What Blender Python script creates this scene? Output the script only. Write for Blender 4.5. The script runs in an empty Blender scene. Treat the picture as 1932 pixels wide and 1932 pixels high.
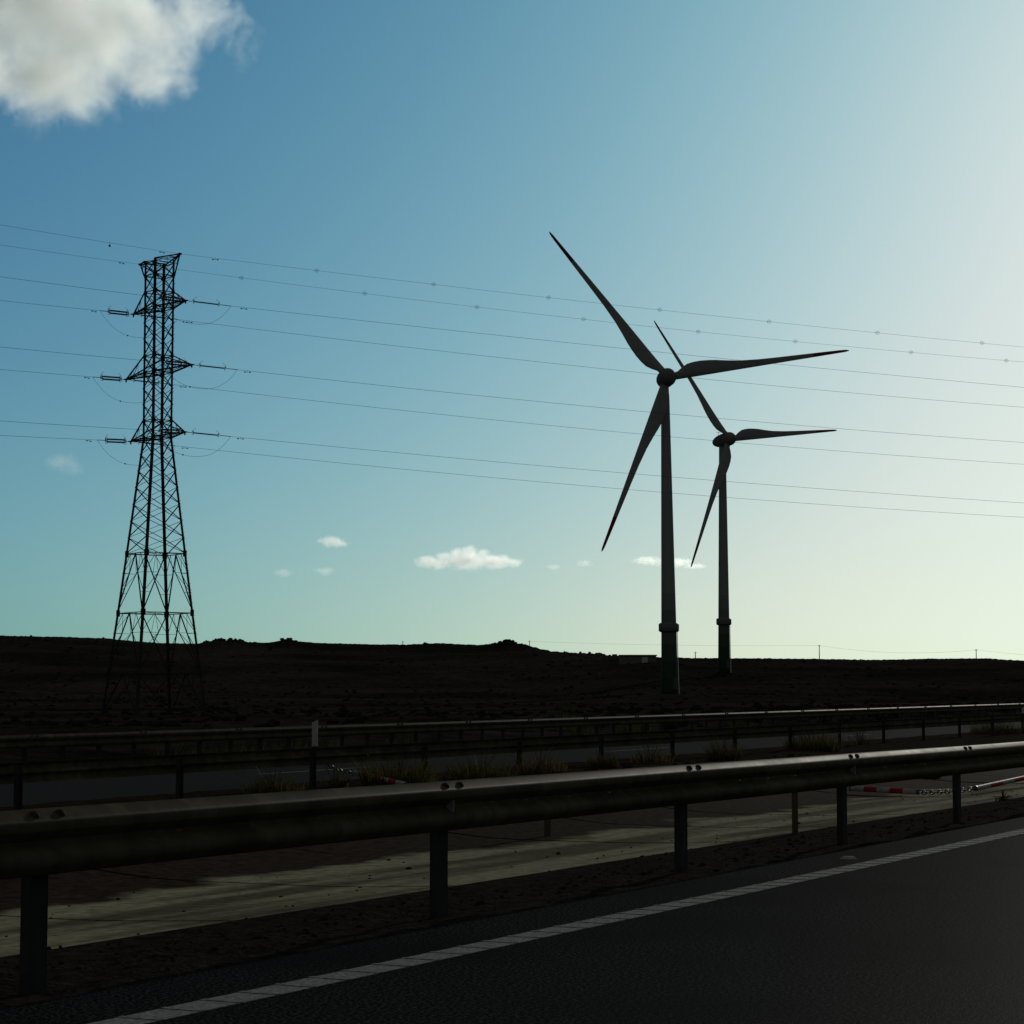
import bpy, bmesh, math, random
from math import sin, cos, tan, radians, atan2, sqrt, pi, exp
from mathutils import Vector, noise, Matrix

random.seed(11)
scene = bpy.context.scene
COL = scene.collection

# ------------------------------------------------------------------ camera
F = 4243.0                     # focal length in units of a 1932-wide picture
PITCH = math.atan((1320 - 966) / F)
CAMZ = 1.345
cam_d = bpy.data.cameras.new('camera')
cam_d.sensor_width = 36.0
cam_d.lens = 36.0 * F / 1932.0
cam_d.clip_start = 0.1
cam_d.clip_end = 30000
cam = bpy.data.objects.new('camera', cam_d)
cam.location = (0, 0, CAMZ)
cam.rotation_euler = (pi / 2 + PITCH, 0, 0)
COL.objects.link(cam)
scene.camera = cam


def ray(u, v):
    x = (u - 966) / F
    y = (966 - v) / F
    return Vector((x, cos(PITCH) - y * sin(PITCH), sin(PITCH) + y * cos(PITCH)))


def at(u, v, depth):
    d = ray(u, v)
    return Vector((0, 0, CAMZ)) + d * (depth / d.y)


def az_t(u, v=1320):
    d = ray(u, v)
    return d.x / d.y


SUN_AZ = radians(22.0)
SUN_EL = radians(17.0)

# ------------------------------------------------------------------ materials
MATS = {}


def nodes_of(name):
    m = bpy.data.materials.new(name)
    m.use_nodes = True
    nt = m.node_tree
    nt.nodes.clear()
    MATS[name] = m
    return m, nt


def N(nt, typ, **kw):
    n = nt.nodes.new(typ)
    for k, v in kw.items():
        setattr(n, k, v)
    return n


def ramp(nt, stops):
    r = N(nt, 'ShaderNodeValToRGB')
    el = r.color_ramp.elements
    while len(el) > 1:
        el.remove(el[-1])
    el[0].position = stops[0][0]
    c = stops[0][1]
    el[0].color = (c[0], c[1], c[2], 1)
    for p, c in stops[1:]:
        e = el.new(p)
        e.color = (c[0], c[1], c[2], 1)
    return r


def matte(nt, out, p, col, gloss):
    """rough, self-shading ground: only a small share of it mirrors the sky"""
    d = N(nt, 'ShaderNodeBsdfDiffuse')
    d.inputs['Roughness'].default_value = 0.6
    nt.links.new(col, d.inputs['Color'])
    for l in list(p.inputs['Normal'].links):
        nt.links.new(l.from_socket, d.inputs['Normal'])
    mx = N(nt, 'ShaderNodeMixShader')
    mx.inputs[0].default_value = gloss
    nt.links.new(d.outputs[0], mx.inputs[1])
    nt.links.new(p.outputs[0], mx.inputs[2])
    nt.links.new(mx.outputs[0], out.inputs[0])


def material(name, c1, c2, scale=5, rough=0.6, metallic=0.0, spec=0.5, bump=0.0, bscale=None,
             detail=6, stretch=None, c3=None, scale3=1.0, rvar=0.1, bdist=0.02, gloss=None, lo=0.33, hi=0.68):
    """noise-mottled principled surface"""
    m, nt = nodes_of(name)
    out = N(nt, 'ShaderNodeOutputMaterial')
    p = N(nt, 'ShaderNodeBsdfPrincipled')
    nt.links.new(p.outputs[0], out.inputs[0])
    tc = N(nt, 'ShaderNodeTexCoord')
    mp = N(nt, 'ShaderNodeMapping')
    if stretch:
        mp.inputs['Scale'].default_value = stretch
    nt.links.new(tc.outputs['Object'], mp.inputs[0])
    nz = N(nt, 'ShaderNodeTexNoise')
    nz.inputs['Scale'].default_value = scale
    nz.inputs['Detail'].default_value = detail
    nz.inputs['Roughness'].default_value = 0.62
    nt.links.new(mp.outputs[0], nz.inputs['Vector'])
    r = ramp(nt, [(lo, c1), (hi, c2)])
    nt.links.new(nz.outputs['Fac'], r.inputs[0])
    col = r.outputs[0]
    if c3 is not None:
        nz3 = N(nt, 'ShaderNodeTexNoise')
        nz3.inputs['Scale'].default_value = scale3
        nz3.inputs['Detail'].default_value = 5
        nt.links.new(mp.outputs[0], nz3.inputs['Vector'])
        r3 = ramp(nt, [(0.48, (0, 0, 0)), (0.62, (1, 1, 1))])
        nt.links.new(nz3.outputs['Fac'], r3.inputs[0])
        mx = N(nt, 'ShaderNodeMixRGB')
        mx.inputs[2].default_value = (*c3, 1)
        hf = N(nt, 'ShaderNodeMath', operation='MULTIPLY')
        hf.inputs[1].default_value = 0.6
        nt.links.new(r3.outputs[0], hf.inputs[0])
        nt.links.new(hf.outputs[0], mx.inputs[0])
        nt.links.new(col, mx.inputs[1])
        col = mx.outputs[0]
    nt.links.new(col, p.inputs['Base Color'])
    p.inputs['Metallic'].default_value = metallic
    p.inputs['Specular IOR Level'].default_value = spec
    mr = N(nt, 'ShaderNodeMapRange')
    mr.inputs['To Min'].default_value = rough - rvar
    mr.inputs['To Max'].default_value = rough + rvar
    nt.links.new(nz.outputs['Fac'], mr.inputs['Value'])
    nt.links.new(mr.outputs[0], p.inputs['Roughness'])
    if bump:
        b = N(nt, 'ShaderNodeBump')
        b.inputs['Strength'].default_value = bump
        b.inputs['Distance'].default_value = bdist
        nb = N(nt, 'ShaderNodeTexNoise')
        nb.inputs['Scale'].default_value = bscale or scale * 3
        nb.inputs['Detail'].default_value = 8
        nt.links.new(mp.outputs[0], nb.inputs['Vector'])
        nt.links.new(nb.outputs['Fac'], b.inputs['Height'])
        nt.links.new(b.outputs[0], p.inputs['Normal'])
    if gloss is not None:
        matte(nt, out, p, col, gloss)
    return m


def leaf_material(name, c1, c2):
    m, nt = nodes_of(name)
    out = N(nt, 'ShaderNodeOutputMaterial')
    geo = N(nt, 'ShaderNodeNewGeometry')
    r = ramp(nt, [(0.0, c1), (1.0, c2)])
    nt.links.new(geo.outputs['Random Per Island'], r.inputs[0])
    d = N(nt, 'ShaderNodeBsdfDiffuse')
    t = N(nt, 'ShaderNodeBsdfTranslucent')
    mx = N(nt, 'ShaderNodeMixShader')
    mx.inputs[0].default_value = 0.4
    nt.links.new(r.outputs[0], d.inputs[0])
    nt.links.new(r.outputs[0], t.inputs[0])
    nt.links.new(d.outputs[0], mx.inputs[1])
    nt.links.new(t.outputs[0], mx.inputs[2])
    nt.links.new(mx.outputs[0], out.inputs[0])
    return m


material('asphalt', (0.001, 0.001, 0.0009), (0.036, 0.036, 0.033), scale=50, rough=0.5, spec=0.3, lo=0.47, hi=0.62, detail=4,
         bump=0.6, bscale=110, bdist=0.006, c3=(0.005, 0.005, 0.0046), scale3=0.45, gloss=0.03)
material('far_asphalt', (0.012, 0.012, 0.011), (0.026, 0.026, 0.024), scale=14, rough=0.6, spec=0.3,
         bump=0.5, bscale=60, bdist=0.006, gloss=0.05)
material('white_paint', (0.06, 0.06, 0.054), (0.25, 0.25, 0.225), scale=34, rough=0.6, spec=0.3,
         bump=0.5, bscale=120, bdist=0.005, gloss=0.1, c3=(0.13, 0.13, 0.118), scale3=9)
material('verge_soil', (0.006, 0.0048, 0.0035), (0.032, 0.025, 0.018), scale=9, rough=0.8, spec=0.2,
         bump=1.0, bscale=26, bdist=0.06, gloss=0.02)
material('median_soil', (0.008, 0.0055, 0.0035), (0.030, 0.019, 0.011), scale=4, rough=0.8, spec=0.2,
         bump=1.0, bscale=20, bdist=0.06, c3=(0.011, 0.008, 0.005), scale3=0.7, gloss=0.02)
material('galvanised', (0.030, 0.0245, 0.0125), (0.074, 0.061, 0.031), scale=2.2, rough=0.46, metallic=0.0,
         spec=0.35, stretch=(1, 1, 0.35), detail=9, rvar=0.1, bump=0.15, bscale=40, bdist=0.004, gloss=0.065,
         c3=(0.030, 0.023, 0.013), scale3=7.0)
material('post_steel', (0.013, 0.013, 0.012), (0.028, 0.028, 0.026), scale=6, rough=0.55, rvar=0.07, spec=0.3, gloss=0.12)
material('bolt_steel', (0.012, 0.011, 0.009), (0.03, 0.027, 0.021), scale=20, rough=0.7, spec=0.2, gloss=0.1)
material('reflector_plate', (0.16, 0.17, 0.165), (0.22, 0.23, 0.22), scale=20, rough=0.4, gloss=0.3)
material('delineator_white', (0.20, 0.195, 0.175), (0.26, 0.25, 0.225), scale=8, rough=0.5, gloss=0.2)
material('black_band', (0.012, 0.012, 0.012), (0.02, 0.02, 0.02), scale=8, rough=0.5)
material('lattice_steel', (0.012, 0.012, 0.011), (0.028, 0.028, 0.026), scale=2, rough=0.6, spec=0.2, gloss=0.15)
material('cable', (0.04, 0.042, 0.044), (0.07, 0.072, 0.075), scale=2, rough=0.6, spec=0.2, gloss=0.15)
material('insulator_polymer', (0.012, 0.012, 0.013), (0.025, 0.025, 0.026), scale=8, rough=0.5)
material('turbine_paint', (0.135, 0.14, 0.128), (0.16, 0.165, 0.152), scale=0.6, rough=0.6, spec=0.15, rvar=0.05, gloss=0.2)
material('turbine_red', (0.09, 0.010, 0.009), (0.12, 0.014, 0.012), scale=1, rough=0.5, spec=0.15, rvar=0.05, gloss=0.2)
material('turbine_hub_paint', (0.085, 0.085, 0.08), (0.11, 0.11, 0.103), scale=0.8, rough=0.6, spec=0.15, rvar=0.05, gloss=0.2)
material('ladder_metal', (0.5, 0.5, 0.46), (0.6, 0.6, 0.55), scale=3, rough=0.4)
material('barrier_red', (0.15, 0.008, 0.007), (0.22, 0.012, 0.010), scale=12, rough=0.5, spec=0.3, gloss=0.12)
material('barrier_white', (0.12, 0.115, 0.10), (0.24, 0.23, 0.20), scale=9, rough=0.5, spec=0.3, gloss=0.12)
material('chain_steel', (0.02, 0.02, 0.02), (0.05, 0.05, 0.048), scale=20, rough=0.5, metallic=0.6)
material('hut_wall', (0.035, 0.03, 0.025), (0.055, 0.047, 0.038), scale=1.5, rough=0.8)
material('hut_roof', (0.02, 0.018, 0.016), (0.03, 0.027, 0.024), scale=2, rough=0.8)
material('hut_door', (0.16, 0.18, 0.18), (0.2, 0.22, 0.22), scale=2, rough=0.6)
material('pole_wood', (0.05, 0.045, 0.04), (0.08, 0.07, 0.06), scale=3, rough=0.8)
material('stone', (0.007, 0.006, 0.005), (0.030, 0.024, 0.018), scale=9, rough=0.95, spec=0.03, gloss=0.0)
material('footing', (0.012, 0.011, 0.010), (0.025, 0.023, 0.020), scale=3, rough=0.85, spec=0.1, gloss=0.02)
leaf_material('olive_leaf', (0.014, 0.013, 0.004), (0.050, 0.044, 0.015))
leaf_material('dry_leaf', (0.024, 0.016, 0.007), (0.068, 0.047, 0.020))
leaf_material('green_leaf', (0.010, 0.014, 0.004), (0.040, 0.046, 0.010))
material('scrub_leaf', (0.007, 0.0066, 0.0048), (0.015, 0.0138, 0.010), scale=4, rough=0.9, spec=0.1, gloss=0.0)
material('stem_brown', (0.015, 0.011, 0.007), (0.035, 0.027, 0.017), scale=20, rough=0.9)


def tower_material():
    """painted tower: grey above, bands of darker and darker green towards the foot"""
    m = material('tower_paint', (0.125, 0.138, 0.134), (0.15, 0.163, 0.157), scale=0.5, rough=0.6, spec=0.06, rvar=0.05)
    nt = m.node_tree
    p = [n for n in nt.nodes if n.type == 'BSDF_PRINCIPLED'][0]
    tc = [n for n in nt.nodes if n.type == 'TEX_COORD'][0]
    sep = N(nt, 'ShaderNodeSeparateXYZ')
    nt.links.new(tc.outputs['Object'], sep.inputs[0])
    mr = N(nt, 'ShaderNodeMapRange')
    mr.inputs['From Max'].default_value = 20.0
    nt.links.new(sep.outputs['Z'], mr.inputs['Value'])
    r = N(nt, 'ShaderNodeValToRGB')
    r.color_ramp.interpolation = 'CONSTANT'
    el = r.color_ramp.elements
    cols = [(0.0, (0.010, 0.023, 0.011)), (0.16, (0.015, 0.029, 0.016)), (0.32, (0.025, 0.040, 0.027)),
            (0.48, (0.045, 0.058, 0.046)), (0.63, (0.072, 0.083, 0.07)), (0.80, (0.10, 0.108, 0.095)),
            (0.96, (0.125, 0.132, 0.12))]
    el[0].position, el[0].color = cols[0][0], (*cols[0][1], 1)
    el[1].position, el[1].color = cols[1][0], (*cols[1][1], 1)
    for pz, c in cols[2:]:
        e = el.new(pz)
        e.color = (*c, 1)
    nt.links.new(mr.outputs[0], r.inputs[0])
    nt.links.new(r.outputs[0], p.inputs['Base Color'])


tower_material()


def concrete_material():
    """slab concrete; dirt washed over its far half; soft darker streaks running along it"""
    m, nt = nodes_of('channel_concrete')
    out = N(nt, 'ShaderNodeOutputMaterial')
    p = N(nt, 'ShaderNodeBsdfPrincipled')
    nt.links.new(p.outputs[0], out.inputs[0])
    tc = N(nt, 'ShaderNodeTexCoord')
    sep = N(nt, 'ShaderNodeSeparateXYZ')       # object space: x = along, y = lateral
    nt.links.new(tc.outputs['Object'], sep.inputs[0])
    n1 = N(nt, 'ShaderNodeTexNoise')
    n1.inputs['Scale'].default_value = 9
    n1.inputs['Detail'].default_value = 8
    nt.links.new(tc.outputs['Object'], n1.inputs['Vector'])
    base = ramp(nt, [(0.3, (0.125, 0.108, 0.066)), (0.7, (0.26, 0.226, 0.142))])
    nt.links.new(n1.outputs['Fac'], base.inputs[0])
    # darker streaks, noise stretched along the channel
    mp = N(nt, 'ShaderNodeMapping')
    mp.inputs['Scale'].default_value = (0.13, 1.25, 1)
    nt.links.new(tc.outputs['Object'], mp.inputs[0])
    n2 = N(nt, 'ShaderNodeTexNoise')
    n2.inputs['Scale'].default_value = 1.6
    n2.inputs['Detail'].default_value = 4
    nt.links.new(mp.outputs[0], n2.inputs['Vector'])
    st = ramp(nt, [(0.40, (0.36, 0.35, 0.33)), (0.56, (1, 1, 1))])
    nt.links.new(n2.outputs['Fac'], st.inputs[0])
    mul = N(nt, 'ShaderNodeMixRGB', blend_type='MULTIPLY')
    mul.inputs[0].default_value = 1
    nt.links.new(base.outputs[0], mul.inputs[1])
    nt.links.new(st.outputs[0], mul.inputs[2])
    # dirt cover: lateral + noise
    n3 = N(nt, 'ShaderNodeTexNoise')
    n3.inputs['Scale'].default_value = 0.8
    n3.inputs['Detail'].default_value = 7
    nt.links.new(tc.outputs['Object'], n3.inputs['Vector'])
    ma = N(nt, 'ShaderNodeMath', operation='MULTIPLY_ADD')
    ma.inputs[1].default_value = 2.2
    nt.links.new(n3.outputs['Fac'], ma.inputs[0])
    nt.links.new(sep.outputs['Y'], ma.inputs[2])
    mr = N(nt, 'ShaderNodeMapRange')
    mr.inputs['From Min'].default_value = 11.35
    mr.inputs['From Max'].default_value = 11.62
    nt.links.new(ma.outputs[0], mr.inputs['Value'])
    dirt = ramp(nt, [(0.35, (0.008, 0.0045, 0.0022)), (0.7, (0.036, 0.020, 0.0095))])
    nt.links.new(n1.outputs['Fac'], dirt.inputs[0])
    mix = N(nt, 'ShaderNodeMixRGB')
    nt.links.new(mr.outputs[0], mix.inputs[0])
    nt.links.new(mul.outputs[0], mix.inputs[1])
    nt.links.new(dirt.outputs[0], mix.inputs[2])
    # small dark crumbs of soil
    vo = N(nt, 'ShaderNodeTexVoronoi')
    vo.inputs['Scale'].default_value = 5
    nt.links.new(tc.outputs['Object'], vo.inputs['Vector'])
    cr = ramp(nt, [(0.07, (0.12, 0.1, 0.08)), (0.11, (1, 1, 1))])
    nt.links.new(vo.outputs['Distance'], cr.inputs[0])
    mul2 = N(nt, 'ShaderNodeMixRGB', blend_type='MULTIPLY')
    mul2.inputs[0].default_value = 0.85
    nt.links.new(mix.outputs[0], mul2.inputs[1])
    nt.links.new(cr.outputs[0], mul2.inputs[2])
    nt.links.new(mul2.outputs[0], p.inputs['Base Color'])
    p.inputs['Roughness'].default_value = 0.7
    p.inputs['Specular IOR Level'].default_value = 0.3
    b = N(nt, 'ShaderNodeBump')
    b.inputs['Strength'].default_value = 0.5
    b.inputs['Distance'].default_value = 0.01
    nb = N(nt, 'ShaderNodeTexNoise')
    nb.inputs['Scale'].default_value = 40
    nb.inputs['Detail'].default_value = 8
    nt.links.new(tc.outputs['Object'], nb.inputs['Vector'])
    nt.links.new(nb.outputs['Fac'], b.inputs['Height'])
    nt.links.new(b.outputs[0], p.inputs['Normal'])
    matte(nt, out, p, mul2.outputs[0], 0.05)


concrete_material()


def terrain_material():
    m, nt = nodes_of('hill_ground')
    out = N(nt, 'ShaderNodeOutputMaterial')
    p = N(nt, 'ShaderNodeBsdfPrincipled')
    nt.links.new(p.outputs[0], out.inputs[0])
    tc = N(nt, 'ShaderNodeTexCoord')
    n1 = N(nt, 'ShaderNodeTexNoise')
    n1.inputs['Scale'].default_value = 0.018
    n1.inputs['Detail'].default_value = 9
    n1.inputs['Roughness'].default_value = 0.6
    nt.links.new(tc.outputs['Object'], n1.inputs['Vector'])
    n2 = N(nt, 'ShaderNodeTexNoise')
    n2.inputs['Scale'].default_value = 0.5
    n2.inputs['Detail'].default_value = 9
    n2.inputs['Roughness'].default_value = 0.7
    nt.links.new(tc.outputs['Object'], n2.inputs['Vector'])
    r1 = ramp(nt, [(0.40, (0.009, 0.0083, 0.0070)), (0.52, (0.0155, 0.0138, 0.0116)), (0.68, (0.022, 0.0192, 0.0158))])
    nt.links.new(n1.outputs['Fac'], r1.inputs[0])
    r2 = ramp(nt, [(0.36, (0.35, 0.36, 0.34)), (0.62, (1.3, 1.25, 1.2))])
    nt.links.new(n2.outputs['Fac'], r2.inputs[0])
    mul = N(nt, 'ShaderNodeMixRGB', blend_type='MULTIPLY')
    mul.inputs[0].default_value = 1
    nt.links.new(r1.outputs[0], mul.inputs[1])
    nt.links.new(r2.outputs[0], mul.inputs[2])
    nt.links.new(mul.outputs[0], p.inputs['Base Color'])
    p.inputs['Roughness'].default_value = 0.95
    p.inputs['Specular IOR Level'].default_value = 0.0
    b = N(nt, 'ShaderNodeBump')
    b.inputs['Strength'].default_value = 0.7
    b.inputs['Distance'].default_value = 0.6
    nt.links.new(n2.outputs['Fac'], b.inputs['Height'])
    nt.links.new(b.outputs[0], p.inputs['Normal'])


terrain_material()


# ------------------------------------------------------------------ mesh helpers
class MB:
    def __init__(self):
        self.v = []
        self.f = []
        self.m = []

    def quad(self, idx, mi=0):
        self.f.append(idx)
        self.m.append(mi)

    def add(self, verts, faces, mi=0):
        o = len(self.v)
        self.v += [Vector(p) for p in verts]
        for f in faces:
            self.f.append([i + o for i in f])
            self.m.append(mi)

    def box(self, c, sx, sy, sz, X=Vector((1, 0, 0)), Y=Vector((0, 1, 0)), Z=Vector((0, 0, 1)), mi=0, ch=0.0):
        c = Vector(c)
        vs = []
        for k in (-1, 1):
            for j in (-1, 1):
                for i in (-1, 1):
                    vs.append(c + X * (i * sx / 2) + Y * (j * sy / 2) + Z * (k * sz / 2))
        self.add(vs, [(0, 2, 3, 1), (4, 5, 7, 6), (0, 1, 5, 4), (2, 6, 7, 3), (0, 4, 6, 2), (1, 3, 7, 5)], mi)

    def bar(self, a, b, w, h=None, mi=0, ref=Vector((0, 0, 1))):
        a, b = Vector(a), Vector(b)
        d = b - a
        L = d.length
        if L < 1e-6:
            return
        d /= L
        if abs(d.dot(ref)) > 0.95:
            ref = Vector((1, 0, 0))
        X = d.cross(ref).normalized()
        Y = d.cross(X).normalized()
        self.box((a + b) / 2, w, h or w, L, X, Y, d, mi)

    def angle(self, a, b, w, t, X, Y, mi=0):
        """steel angle (L section) with legs along X and Y"""
        a, b = Vector(a), Vector(b)
        prof = [(0, 0), (w, 0), (w, t), (t, t), (t, w), (0, w)]
        vs = [a + X * p + Y * q for p, q in prof] + [b + X * p + Y * q for p, q in prof]
        fs = [(i, (i + 1) % 6, 6 + (i + 1) % 6, 6 + i) for i in range(6)]
        fs += [(5, 4, 3, 0), (3, 2, 1, 0), (6, 9, 10, 11), (6, 7, 8, 9)]
        self.add(vs, fs, mi)

    def tube(self, pts, r, n=6, mi=0, cap=True):
        pts = [Vector(p) for p in pts]
        rs = r if isinstance(r, (list, tuple)) else [r] * len(pts)
        o = len(self.v)
        prevX = None
        for i, p in enumerate(pts):
            d = (pts[min(i + 1, len(pts) - 1)] - pts[max(i - 1, 0)]).normalized()
            if prevX is None:
                ref = Vector((0, 0, 1)) if abs(d.z) < 0.9 else Vector((1, 0, 0))
                X = d.cross(ref).normalized()
            else:
                X = (prevX - d * prevX.dot(d)).normalized()
            prevX = X
            Y = d.cross(X)
            for k in range(n):
                a = 2 * pi * k / n
                self.v.append(p + (X * cos(a) + Y * sin(a)) * rs[i])
        for i in range(len(pts) - 1):
            for k in range(n):
                k2 = (k + 1) % n
                self.f.append([o + i * n + k, o + i * n + k2, o + (i + 1) * n + k2, o + (i + 1) * n + k])
                self.m.append(mi)
        if cap:
            self.f.append([o + k for k in range(n)][::-1])
            self.m.append(mi)
            e = o + (len(pts) - 1) * n
            self.f.append([e + k for k in range(n)])
            self.m.append(mi)

    def blob(self, c, r, sub=1, jitter=0.2, flat=1.0, mi=0):
        bm = bmesh.new()
        bmesh.ops.create_icosphere(bm, subdivisions=sub, radius=1)
        o = len(self.v)
        sd = Vector((random.random() * 50, random.random() * 50, 0))
        for v in bm.verts:
            k = 1 + jitter * noise.noise(v.co * 1.7 + sd) * 2
            self.v.append(Vector(c) + Vector((v.co.x * r * k, v.co.y * r * k, v.co.z * r * k * flat)))
        for f in bm.faces:
            self.f.append([o + v.index for v in f.verts])
            self.m.append(mi)
        bm.free()

    def build(self, name, mats, parent=None, smooth=False, origin=None, matrix=None):
        if isinstance(mats, str):
            mats = [mats]
        me = bpy.data.meshes.new(name)
        vs = self.v
        if origin is not None:
            og = Vector(origin)
            vs = [p - og for p in vs]
        me.from_pydata([tuple(p) for p in vs], [], [list(f) for f in self.f])
        for mm in mats:
            me.materials.append(MATS[mm])
        if len(mats) > 1:
            me.polygons.foreach_set('material_index', self.m)
        if smooth:
            me.polygons.foreach_set('use_smooth', [True] * len(me.polygons))
        me.update()
        o = bpy.data.objects.new(name, me)
        COL.objects.link(o)
        if origin is not None:
            o.location = origin
        if parent is not None:
            o.parent = parent
        if matrix is not None:
            o.matrix_local = matrix
        return o


def recalc(o):
    bm = bmesh.new()
    bm.from_mesh(o.data)
    bmesh.ops.recalc_face_normals(bm, faces=bm.faces)
    bm.to_mesh(o.data)
    bm.free()


def empty(name, loc=(0, 0, 0)):
    o = bpy.data.objects.new(name, None)
    o.location = loc
    o.empty_display_size = 0.3
    COL.objects.link(o)
    return o


def tag(o, label=None, cat=None, group=None, kind=None):
    if label:
        o['label'] = label
    if cat:
        o['category'] = cat
    if group:
        o['group'] = group
    if kind:
        o['kind'] = kind
    return o


def sstep(a, b, x):
    t = max(0.0, min(1.0, (x - a) / (b - a)))
    return t * t * (3 - 2 * t)


# ------------------------------------------------------------------ road frames
class Frame:
    def __init__(self, th):
        self.th = th
        self.D = Vector((sin(th), cos(th), 0))
        self.L = Vector((-cos(th), sin(th), 0))

    def P(self, s, l, z=0.0):
        p = self.D * s + self.L * l
        p.z = z
        return p

    def s_at(self, u, l, v=1320):
        t = az_t(u, v)
        return l * (cos(self.th) + t * sin(self.th)) / (sin(self.th) - t * cos(self.th))

    def sl(self, x, y):
        return x * self.D.x + y * self.D.y, x * self.L.x + y * self.L.y


VP1, VP2, VP3 = 3100, 3200, 3290
R1 = Frame(math.atan(az_t(VP1)))
R2 = Frame(math.atan(az_t(VP2)))
R3 = Frame(math.atan(az_t(VP3)))
L_NEAR, L_MID, L_FAR = 6.74, 21.9, 34.5


def far_plane(s):
    return -0.525 + 0.0075 * min(s, 300)


def fbm(x, y, sc, oct=4, z=0.0):
    a, t = 1.0, 0.0
    for i in range(oct):
        t += a * noise.noise(Vector((x / sc, y / sc, z + i * 7.3)))
        a *= 0.5
        sc *= 0.5
    return t


# ------------------------------------------------------------------ setting
def strip(name, frame, s0, s1, ds, lats, zf, mat, kind='structure', smooth=True):
    """sheet following a road frame; object x axis = along, y = lateral"""
    mb = MB()
    ns = int((s1 - s0) / ds) + 1
    nl = len(lats)
    for i in range(ns):
        s = s0 + (s1 - s0) * i / (ns - 1)
        for l in lats:
            mb.v.append(Vector((s, l, zf(s, l))))
    for i in range(ns - 1):
        for j in range(nl - 1):
            a = i * nl + j
            mb.quad([a, a + nl, a + nl + 1, a + 1])
    o = mb.build(name, mat, smooth=smooth)
    M = Matrix(((frame.D.x, frame.L.x, 0, 0), (frame.D.y, frame.L.y, 0, 0), (0, 0, 1, 0), (0, 0, 0, 1)))
    o.matrix_world = M
    tag(o, kind=kind)
    return o


def frange(a, b, n):
    return [a + (b - a) * i / (n - 1) for i in range(n)]


EDGE = 6.46   # asphalt edge lateral
strip('road', R1, -25, 420, 5, [-14, -8, -4, 0, 3, 5, EDGE, EDGE + 0.03], lambda s, l: 0.0 if l < EDGE + .01 else -0.09, 'asphalt', smooth=False)


def verge_z(s, l):
    n = fbm(s * 1.0, l * 2.0, 0.9, 4, 3.0)
    e = sstep(EDGE, EDGE + 0.12, l)
    return -0.03 + e * (0.035 * n + 0.02) - 0.045 * sstep(7.3, 7.9, l) * (1 + 0.8 * n) - 0.12 * sstep(8.05, 8.5, l)


strip('verge', R1, -5, 150, 0.09, frange(EDGE, 8.5, 24), verge_z, 'verge_soil')


def chan_z(s, l):
    # shallow trough, lowest near 9.8, lifting again towards the median
    return -0.075 - 0.06 * sstep(7.7, 9.6, l) + 0.13 * sstep(10.8, 12.6, l)


# slabs, each separated by an open joint (all one poured channel)
def channel():
    mb = MB()
    lats = frange(7.75, 12.6, 14)
    s = 0.2
    slab = 3.06
    while s < 150:
        s1 = s + slab - 0.07
        ns = 5
        o = len(mb.v)
        tilt = random.uniform(-0.006, 0.006)
        for i in range(ns):
            ss = s + (s1 - s) * i / (ns - 1)
            for l in lats:
                wob = 0.04 * noise.noise(Vector((ss * 0.8, l, 9))) if l in (lats[0], lats[-1]) else 0
                mb.v.append(Vector((ss, l + wob, chan_z(ss, l) + tilt)))
        nl = len(lats)
        for i in range(ns - 1):
            for j in range(nl - 1):
                a = o + i * nl + j
                mb.quad([a, a + nl, a + nl + 1, a + 1])
        # end lips
        for i in (0, ns - 1):
            for j in range(nl - 1):
                a = o + i * nl + j
                va, vb = mb.v[a], mb.v[a + 1]
                mb.add([va, vb, vb - Vector((0, 0, 0.08)), va - Vector((0, 0, 0.08))], [(0, 1, 2, 3)])
        s += slab
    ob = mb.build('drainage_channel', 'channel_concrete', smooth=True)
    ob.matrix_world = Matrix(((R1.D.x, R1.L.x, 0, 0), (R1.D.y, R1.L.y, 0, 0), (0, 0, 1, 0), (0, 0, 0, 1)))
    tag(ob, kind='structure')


channel()


def median_z(s, l):
    base = -0.16 + 0.10 * sstep(12.0, 14.0, l)
    t = sstep(15, 21.5, l)
    zf = base * (1 - t) + (far_plane(s) + 0.03) * t
    under = -0.26 * (1 - sstep(11.6, 12.7, l))
    return zf + under + 0.06 * fbm(s, l, 1.8, 4, 5.0) * sstep(12.3, 13.5, l) * (1 - 0.6 * sstep(20, 22, l))


strip('median_ground', R1, -5, 190, 0.28, frange(7.6, 22.6, 48), median_z, 'median_soil')
strip('far_road', R2, -40, 420, 6, [22.45, 24, 27, 31, 35.5], lambda s, l: far_plane(s) + (0.0 if l > 22.5 else -0.0), 'far_asphalt', smooth=False)

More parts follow.
